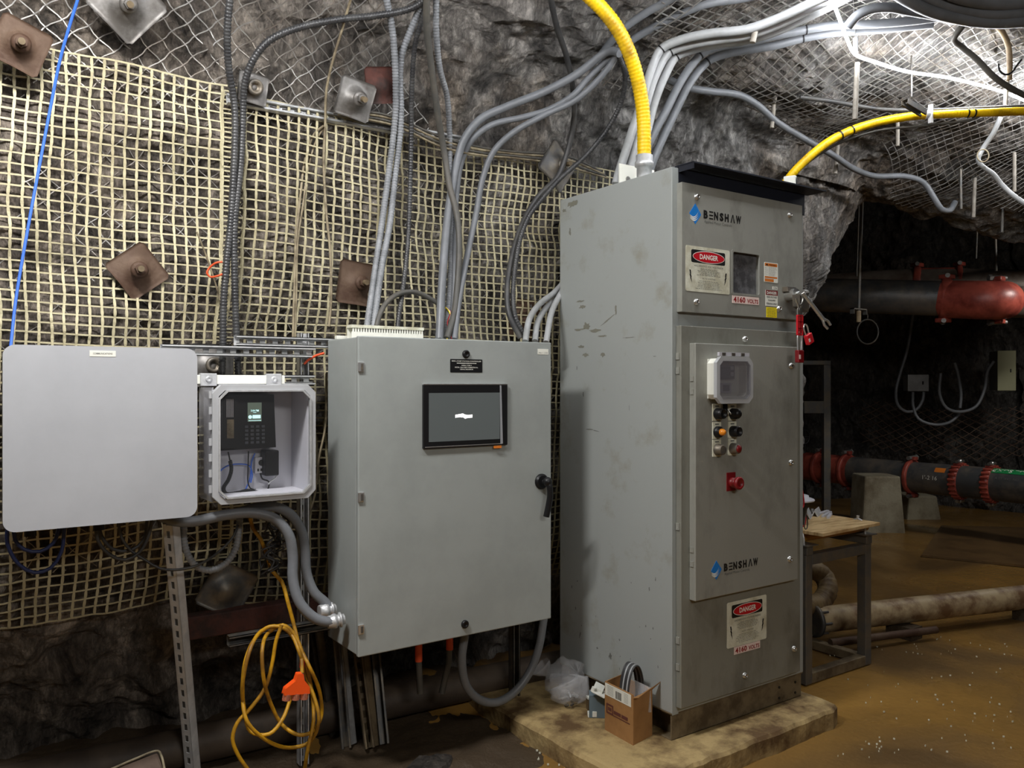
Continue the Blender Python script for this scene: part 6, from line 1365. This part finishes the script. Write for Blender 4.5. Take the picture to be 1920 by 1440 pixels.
b = MB(); a2 = a+V3((-.05, -.14, -.09)); c2 = a2+(c-a)*.45; b.tube([a2, c2], .022, 12); o = b.build('thin_pipe', M_RUST); tag(o, 'thin brown pipe on the floor in front of the muddy one', 'pipe')
c0 = Zp(1545, 1140, .09)
cable('suction_hose', [V3((c0.x-.55, c0.y+.25, .10)), TT([(1520, 1068, 5.2)])[0], TT([(1545, 1082, 5.2)])[0], TT([(1552, 1105, 5.15)])[0], TT([(1540, 1127, 5.1)])[0], TT([(1515, 1135, 5.0)])[0], TT([(1480, 1135, 4.95)])[0]], .062, M_HOSE, 'thick muddy hose end curling behind the steel stand', 'hose', n=20)
def coupling(T, c, ax, R, vertical=True, wd=.05, spin=0):
    ax = V3(ax).normalized(); up = V3((0, 0, 1)); up = (up-ax*up.dot(ax)).normalized(); sd = ax.cross(up)
    b = MB(); b.lathe(c-ax*wd/2, ax, [(0, R*1.0), (0, R*1.10), (wd*.2, R*1.15), (wd*.8, R*1.15), (wd, R*1.10), (wd, R)], 28)
    for s_ in (1, -1):
        p = c+up*s_*R*1.22
        b.box(p.x-wd*.7, p.x+wd*.7, p.y-.05, p.y+.05, p.z-R*.12, p.z+R*.12)
    o = b.build('coupling', M_PRED, T, bevel=.008)
    for s_ in (1, -1):
        p = c+up*s_*R*1.26; b = MB(); b.cyl(p-sd*.08, p+sd*.08, .022, 10); b.cyl(p-sd*.09, p-sd*.06, .032, 6, smooth=False); q = b.build('bolt', M_GALVD, T); q.parent = o
    return o
def ribbed(T, c, ax, R, wd=.07):
    ax = V3(ax).normalized(); up = V3((0, 0, 1)); up = (up-ax*up.dot(ax)).normalized(); sd = ax.cross(up)
    b = MB(); b.lathe(c-ax*wd/2, ax, [(0, R*1.0), (0, R*1.08), (wd, R*1.08), (wd, R)], 30)
    for k in range(22):
        t = 2*PI*k/22; b.cyl(c-ax*wd*.55+(up*math.cos(t)+sd*math.sin(t))*R*1.1, c+ax*wd*.55+(up*math.cos(t)+sd*math.sin(t))*R*1.1, R*.085, 8)
    o = b.build('coupling', M_PRED, T)
    for s_ in (1, -1):
        p = c+up*s_*R*1.25; b = MB(); b.sphere(tuple(p), R*.17, 0, 12); b.cyl(p-sd*.07, p+sd*.07, R*.1, 8); q = b.build('bolt', M_SCREW, T); q.parent = o
LP = [Tp(1380, 868, 11.2), Tp(1500, 880, 10.2), Tp(1600, 890, 9.55), Tp(1710, 894, 8.95), Tp(1800, 896, 8.55), Tp(1860, 897, 8.3), Tp(1935, 899, 8.0), Tp(2100, 902, 7.4)]
for p in LP: p.z = LP[3].z
LPs = LP
T = thing('discharge_pipe', 'low black steel pipe with red couplings running along the back', 'pipe', (LP[3].x, LP[3].y, 0))
b = MB(); b.tube(spline(LP[2:], .2), .165, 28); b.build('pipe', M_PIPE, T)
b = MB(); b.tube(spline(LP[:3], .2), .168, 28); b.build('red_valve_body', M_PRED, T)
def axp(i): return (LP[i+1]-LP[i-1]).normalized()
def lerp_px(px):      # point of the low pipe seen at a pixel column
    pts = spline(LP, .03); best = min(pts, key=lambda p: abs(960+F*((p.x*SN-p.y*CS)/(p.x*CS+p.y*SN))-px)); return best
ax = (LP[5]-LP[2]).normalized()
coupling(T, lerp_px(1537), ax, .17); coupling(T, lerp_px(1587), ax, .17); coupling(T, lerp_px(1708), ax, .165); ribbed(T, lerp_px(1801), ax, .165); ribbed(T, lerp_px(1859), ax, .165)
# tape, tag and writing on the pipe
def on_pipe(T, c, ax, R, ang, s0, s1, a0, a1, m_, name, mi=0, lift=.002, build=True):
    up = V3((0, 0, 1)); up = (up-ax*up.dot(ax)).normalized(); sd = ax.cross(up)
    if (c+sd).length > c.length: sd = -sd
    V = []; n = 8
    for i in range(n+1):
        t = math.radians(a0+(a1-a0)*i/n); rr = R+lift
        for s_ in (s0, s1): V.append(tuple(c+ax*s_+(up*math.cos(t)+sd*math.sin(t))*rr))
    b = MB(); b.add(V, [(2*i, 2*i+1, 2*i+3, 2*i+2) for i in range(n)], 0); b.build(name, m_, T)
def text_pipe(T, txt, c, ax, R, a0, size, m_, name, flip=False, lift=.003, bold=.0, wx=1):
    up = V3((0, 0, 1)); up = (up-ax*up.dot(ax)).normalized(); sd = ax.cross(up)
    if (c+sd).length > c.length: sd = -sd
    b = MB(); b.text(txt, 0, 0, size, 0, 0, 'LEFT', bold=bold, wx=wx); V = []
    for x, y, z in b.v:
        if flip: x, z = -x, -z
        t = math.radians(a0)-z/R; V.append(tuple(c+ax*x+(up*math.cos(t)+sd*math.sin(t))*(R+lift)))
    b.v = V; b.build(name, m_, T)
c = lerp_px(1777); on_pipe(T, c, ax, .165, 0, -.06, .05, 38, 58, M_ORANGE, 'orange_tag')
c = lerp_px(1745); text_pipe(T, "1'-2 16", c, ax, .165, 82, .06, M_WHITE, 'chalk_mark')
c = lerp_px(1866); on_pipe(T, c, ax, .165, 0, .0, 1.2, 8, 40, M_GREEN, 'green_tape')
c = lerp_px(1926); text_pipe(T, 'UL SUMP', c+ax*.0, ax, .165, 24, .075, M_WHITE, 'tape_lettering', flip=True, bold=.02)
c = lerp_px(1870); text_pipe(T, '7  A 53  X42  NO', c, ax, .165, 62, .035, M_GINK, 'stencil_mark')
# concrete blocks under it
def block(x0, y0, x1, y1, t, thick, lab, inset=.03):
    a = Tp(x0, y1, t); c = Tp(x1, y1, t); a.z = c.z = 0; h = Tp(x0, y0, t).z; e_ = (c-a).normalized(); n = V3((-e_.y, e_.x, 0))
    if (a+n).length < a.length: n = -n
    b = MB(); v = [a-e_*inset, c+e_*inset, c+e_*inset+n*thick, a-e_*inset+n*thick]; tp = [a, c-e_*inset, c-e_*inset+n*thick, a+n*thick]
    V = [(p.x, p.y, -.05) for p in v]+[(p.x, p.y, h) for p in tp]
    b.add(V, [(3, 2, 1, 0), (4, 5, 6, 7), (0, 1, 5, 4), (1, 2, 6, 5), (2, 3, 7, 6), (3, 0, 4, 7)]); o = b.build('concrete_block', M_CONC2, bevel=.02); tag(o, lab, 'concrete block')
block(1622, 893, 1694, 994, 8.75, .35, 'grey concrete block standing in front of the low black pipe')
block(1705, 930, 1762, 972, 9.6, .4, 'low concrete plinth under the black pipe, right of the grey block')
# plate lying on the floor
P = [Zp(1728, 1040, .02), Zp(1925, 1060, .02), Zp(1990, 990, .02), Zp(1765, 985, .02)]
b = MB(); V = [(p.x, p.y, 0) for p in P]+[(p.x, p.y, .02) for p in P]; b.add(V, [(3, 2, 1, 0), (4, 5, 6, 7), (0, 1, 5, 4), (1, 2, 6, 5), (2, 3, 7, 6), (3, 0, 4, 7)])
o = b.build('floor_plate', mat('wet_plate', (.17, .10, .04, 1), .3, var=(.11, .065, .028, 1), vscale=3)); tag(o, 'flat muddy plate lying on the wet floor before the pipe', 'plate')
# overhead pipes
T = thing('overhead_pipe', 'front overhead steel pipe ending in a bright red elbow', 'pipe', tuple(Tp(1765, 559, 7.8)))
OP = [Tp(1380, 545, 9.3), Tp(1510, 552, 8.4), Tp(1640, 556, 8.05), Tp(1772, 560, 7.8)]
b = MB(); b.tube(spline(OP, .2), .168, 28); b.build('pipe', M_PIPE, T)
EL = [Tp(1770, 561, 7.8), Tp(1810, 562, 7.65), Tp(1846, 563, 7.52), Tp(1868, 563, 7.5), Tp(1882, 563, 7.6)]
b = MB(); b.tube(spline(EL, .03), .178, 28, rad=None); b.sphere(tuple(Tp(1853, 563, 7.6)), .178, 0, 28); b.build('red_elbow', M_PRED, T)
coupling(T, OP[3], (OP[3]-OP[2]), .17, wd=.09); coupling(T, Tp(1871, 563, 7.66), V3((.55, .83, 0)), .165, wd=.07)
OQ = [Tp(1868, 563, 7.85), Tp(1900, 566, 8.0), Tp(1990, 570, 8.3)]
b = MB(); b.tube(spline(OQ, .2), .155, 24); b.build('brown_pipe', M_PIPEB, T)
T = thing('overhead_pipe', 'rear overhead steel pipe with dull red couplings behind the elbow', 'pipe', tuple(Tp(1765, 540, 8.9)))
OR = [Tp(1380, 560, 10.0), Tp(1520, 545, 9.4), Tp(1640, 536, 9.1), Tp(1760, 533, 8.8), Tp(1860, 535, 8.6), Tp(1990, 540, 8.4)]
b = MB(); b.tube(spline(OR, .2), .17, 28); b.build('pipe', M_PIPEB, T)
p1_, p2_ = Tp(1718, 534, 8.92), Tp(1797, 533, 8.75)
b = MB(); b.tube([p1_, p2_], .182, 28); b.build('red_sleeve', M_PRED, T); coupling(T, p1_, p2_-p1_, .175, wd=.08); coupling(T, p2_, p2_-p1_, .175, wd=.06)
# boxes and cable loops on the far wall
def far_box(x0, y0, x1, y1, t, thick, mt, lab, yaw=0):
    a = Tp(x0, y1, t); c = Tp(x1, y0, t); ce = (a+c)/2; W_ = math.hypot(c.x-a.x, c.y-a.y); H = c.z-a.z
    T = thing('junction_box', lab, 'junction box', tuple(ce)); R = Matrix.Translation(ce) @ Matrix.Rotation(math.radians(55.4-90+yaw), 4, 'Z')
    b = MB(); b.M = R; b.box(-W_/2, W_/2, 0, thick, -H/2, H/2); b.build('box_body', M_STEELG, T, bevel=.006)
    b = MB(); b.M = R; b.box(-W_/2-.003, W_/2+.003, -.015, 0, -H/2-.003, H/2+.003); b.build('box_door', mt, T, bevel=.004)
    b = MB(); b.M = R; b.box(W_*.18, W_*.25, -.018, -.014, -.02, .02); b.build('latch', M_BLACK, T)
far_box(1702, 703, 1740, 733, 9.9, .12, M_CONL, 'small pale junction box with cables on the far wall')
far_box(1872, 658, 1902, 732, 9.5, .3, M_OD, 'olive-grey panel box hanging at the right of the far wall', yaw=-14)
for pts, lb in (([(1712, 590, 9.9), (1700, 660, 9.9), (1688, 700, 9.9), (1680, 735, 9.9), (1684, 760, 9.9), (1700, 772, 9.9), (1718, 768, 9.9), (1730, 750, 9.9), (1732, 735, 9.9)], 'grey cable loop hanging under the small pale junction box'),
    ([(1712, 735, 9.9), (1712, 760, 9.9), (1722, 785, 9.85), (1750, 796, 9.8), (1780, 792, 9.8), (1800, 776, 9.8)], 'grey cable sagging right from the small pale junction box'),
    ([(1790, 680, 9.7), (1796, 700, 9.7), (1802, 740, 9.7), (1800, 765, 9.7)], 'short grey cable hanging straight on the far wall'),
    ([(1764, 700, 9.7), (1762, 740, 9.7), (1775, 765, 9.7), (1800, 772, 9.7), (1830, 762, 9.7), (1846, 730, 9.7), (1852, 695, 9.65), (1864, 677, 9.6)], 'wide grey cable loop left of the olive-grey panel')):
    cable('cable', TT(pts), .018, M_CON, lb, n=8, step=.06)
b = MB(); pts = [Tp(1627+20*math.cos(t), 622+23*math.sin(t), 8.1) for t in np.linspace(0, 2*PI, 29)[:-1]]; b.tube(pts, .008, 8, closed=True); b.cyl(Tp(1627, 600, 8.1), Tp(1627, 584, 8.1), .006, 6); o = b.build('wire_hoop', M_STEELG); tag(o, 'thin round hoop hanging in the dark below the pipe', 'hoop')
# timber frame and hand wheel behind the cabinet edge
T = thing('valve_frame', 'dim grey frame standing in the dark behind the tall cabinet edge', 'frame', tuple(Tp(1530, 860, 9.6)))
for x0, y0, x1, y1 in ((1545, 684, 1558, 865), (1505, 676, 1558, 684), (1508, 752, 1545, 775)):
    a = Tp(x0, y1, 9.6); c = Tp(x1, y0, 9.6); b = MB(); ce = (a+c)/2; W_ = math.hypot(c.x-a.x, c.y-a.y); b.M = Matrix.Translation(ce) @ Matrix.Rotation(math.radians(55.4-90), 4, 'Z'); zb = -(c.z-a.z)/2; b.box(-W_/2, W_/2, 0, .08, -ce.z if y1 == 865 else zb, (c.z-a.z)/2); b.build('beam', M_STEELG, T, bevel=.004)
b = MB(); ce = Tp(1509, 819, 10.1); pts = [Tp(1509+8.5*math.cos(t), 819+13*math.sin(t), 10.1) for t in np.linspace(0, 2*PI, 21)[:-1]]; b.tube(pts, .013, 8, closed=True); b.tube([pts[0], pts[10]], .01, 6); b.tube([pts[5], pts[15]], .01, 6); b.cyl(ce, (ce.x, ce.y, .6), .012, 8)
o = b.build('hand_wheel', M_BLACK); tag(o, 'black valve hand wheel at the cabinet edge in the dark', 'hand wheel')
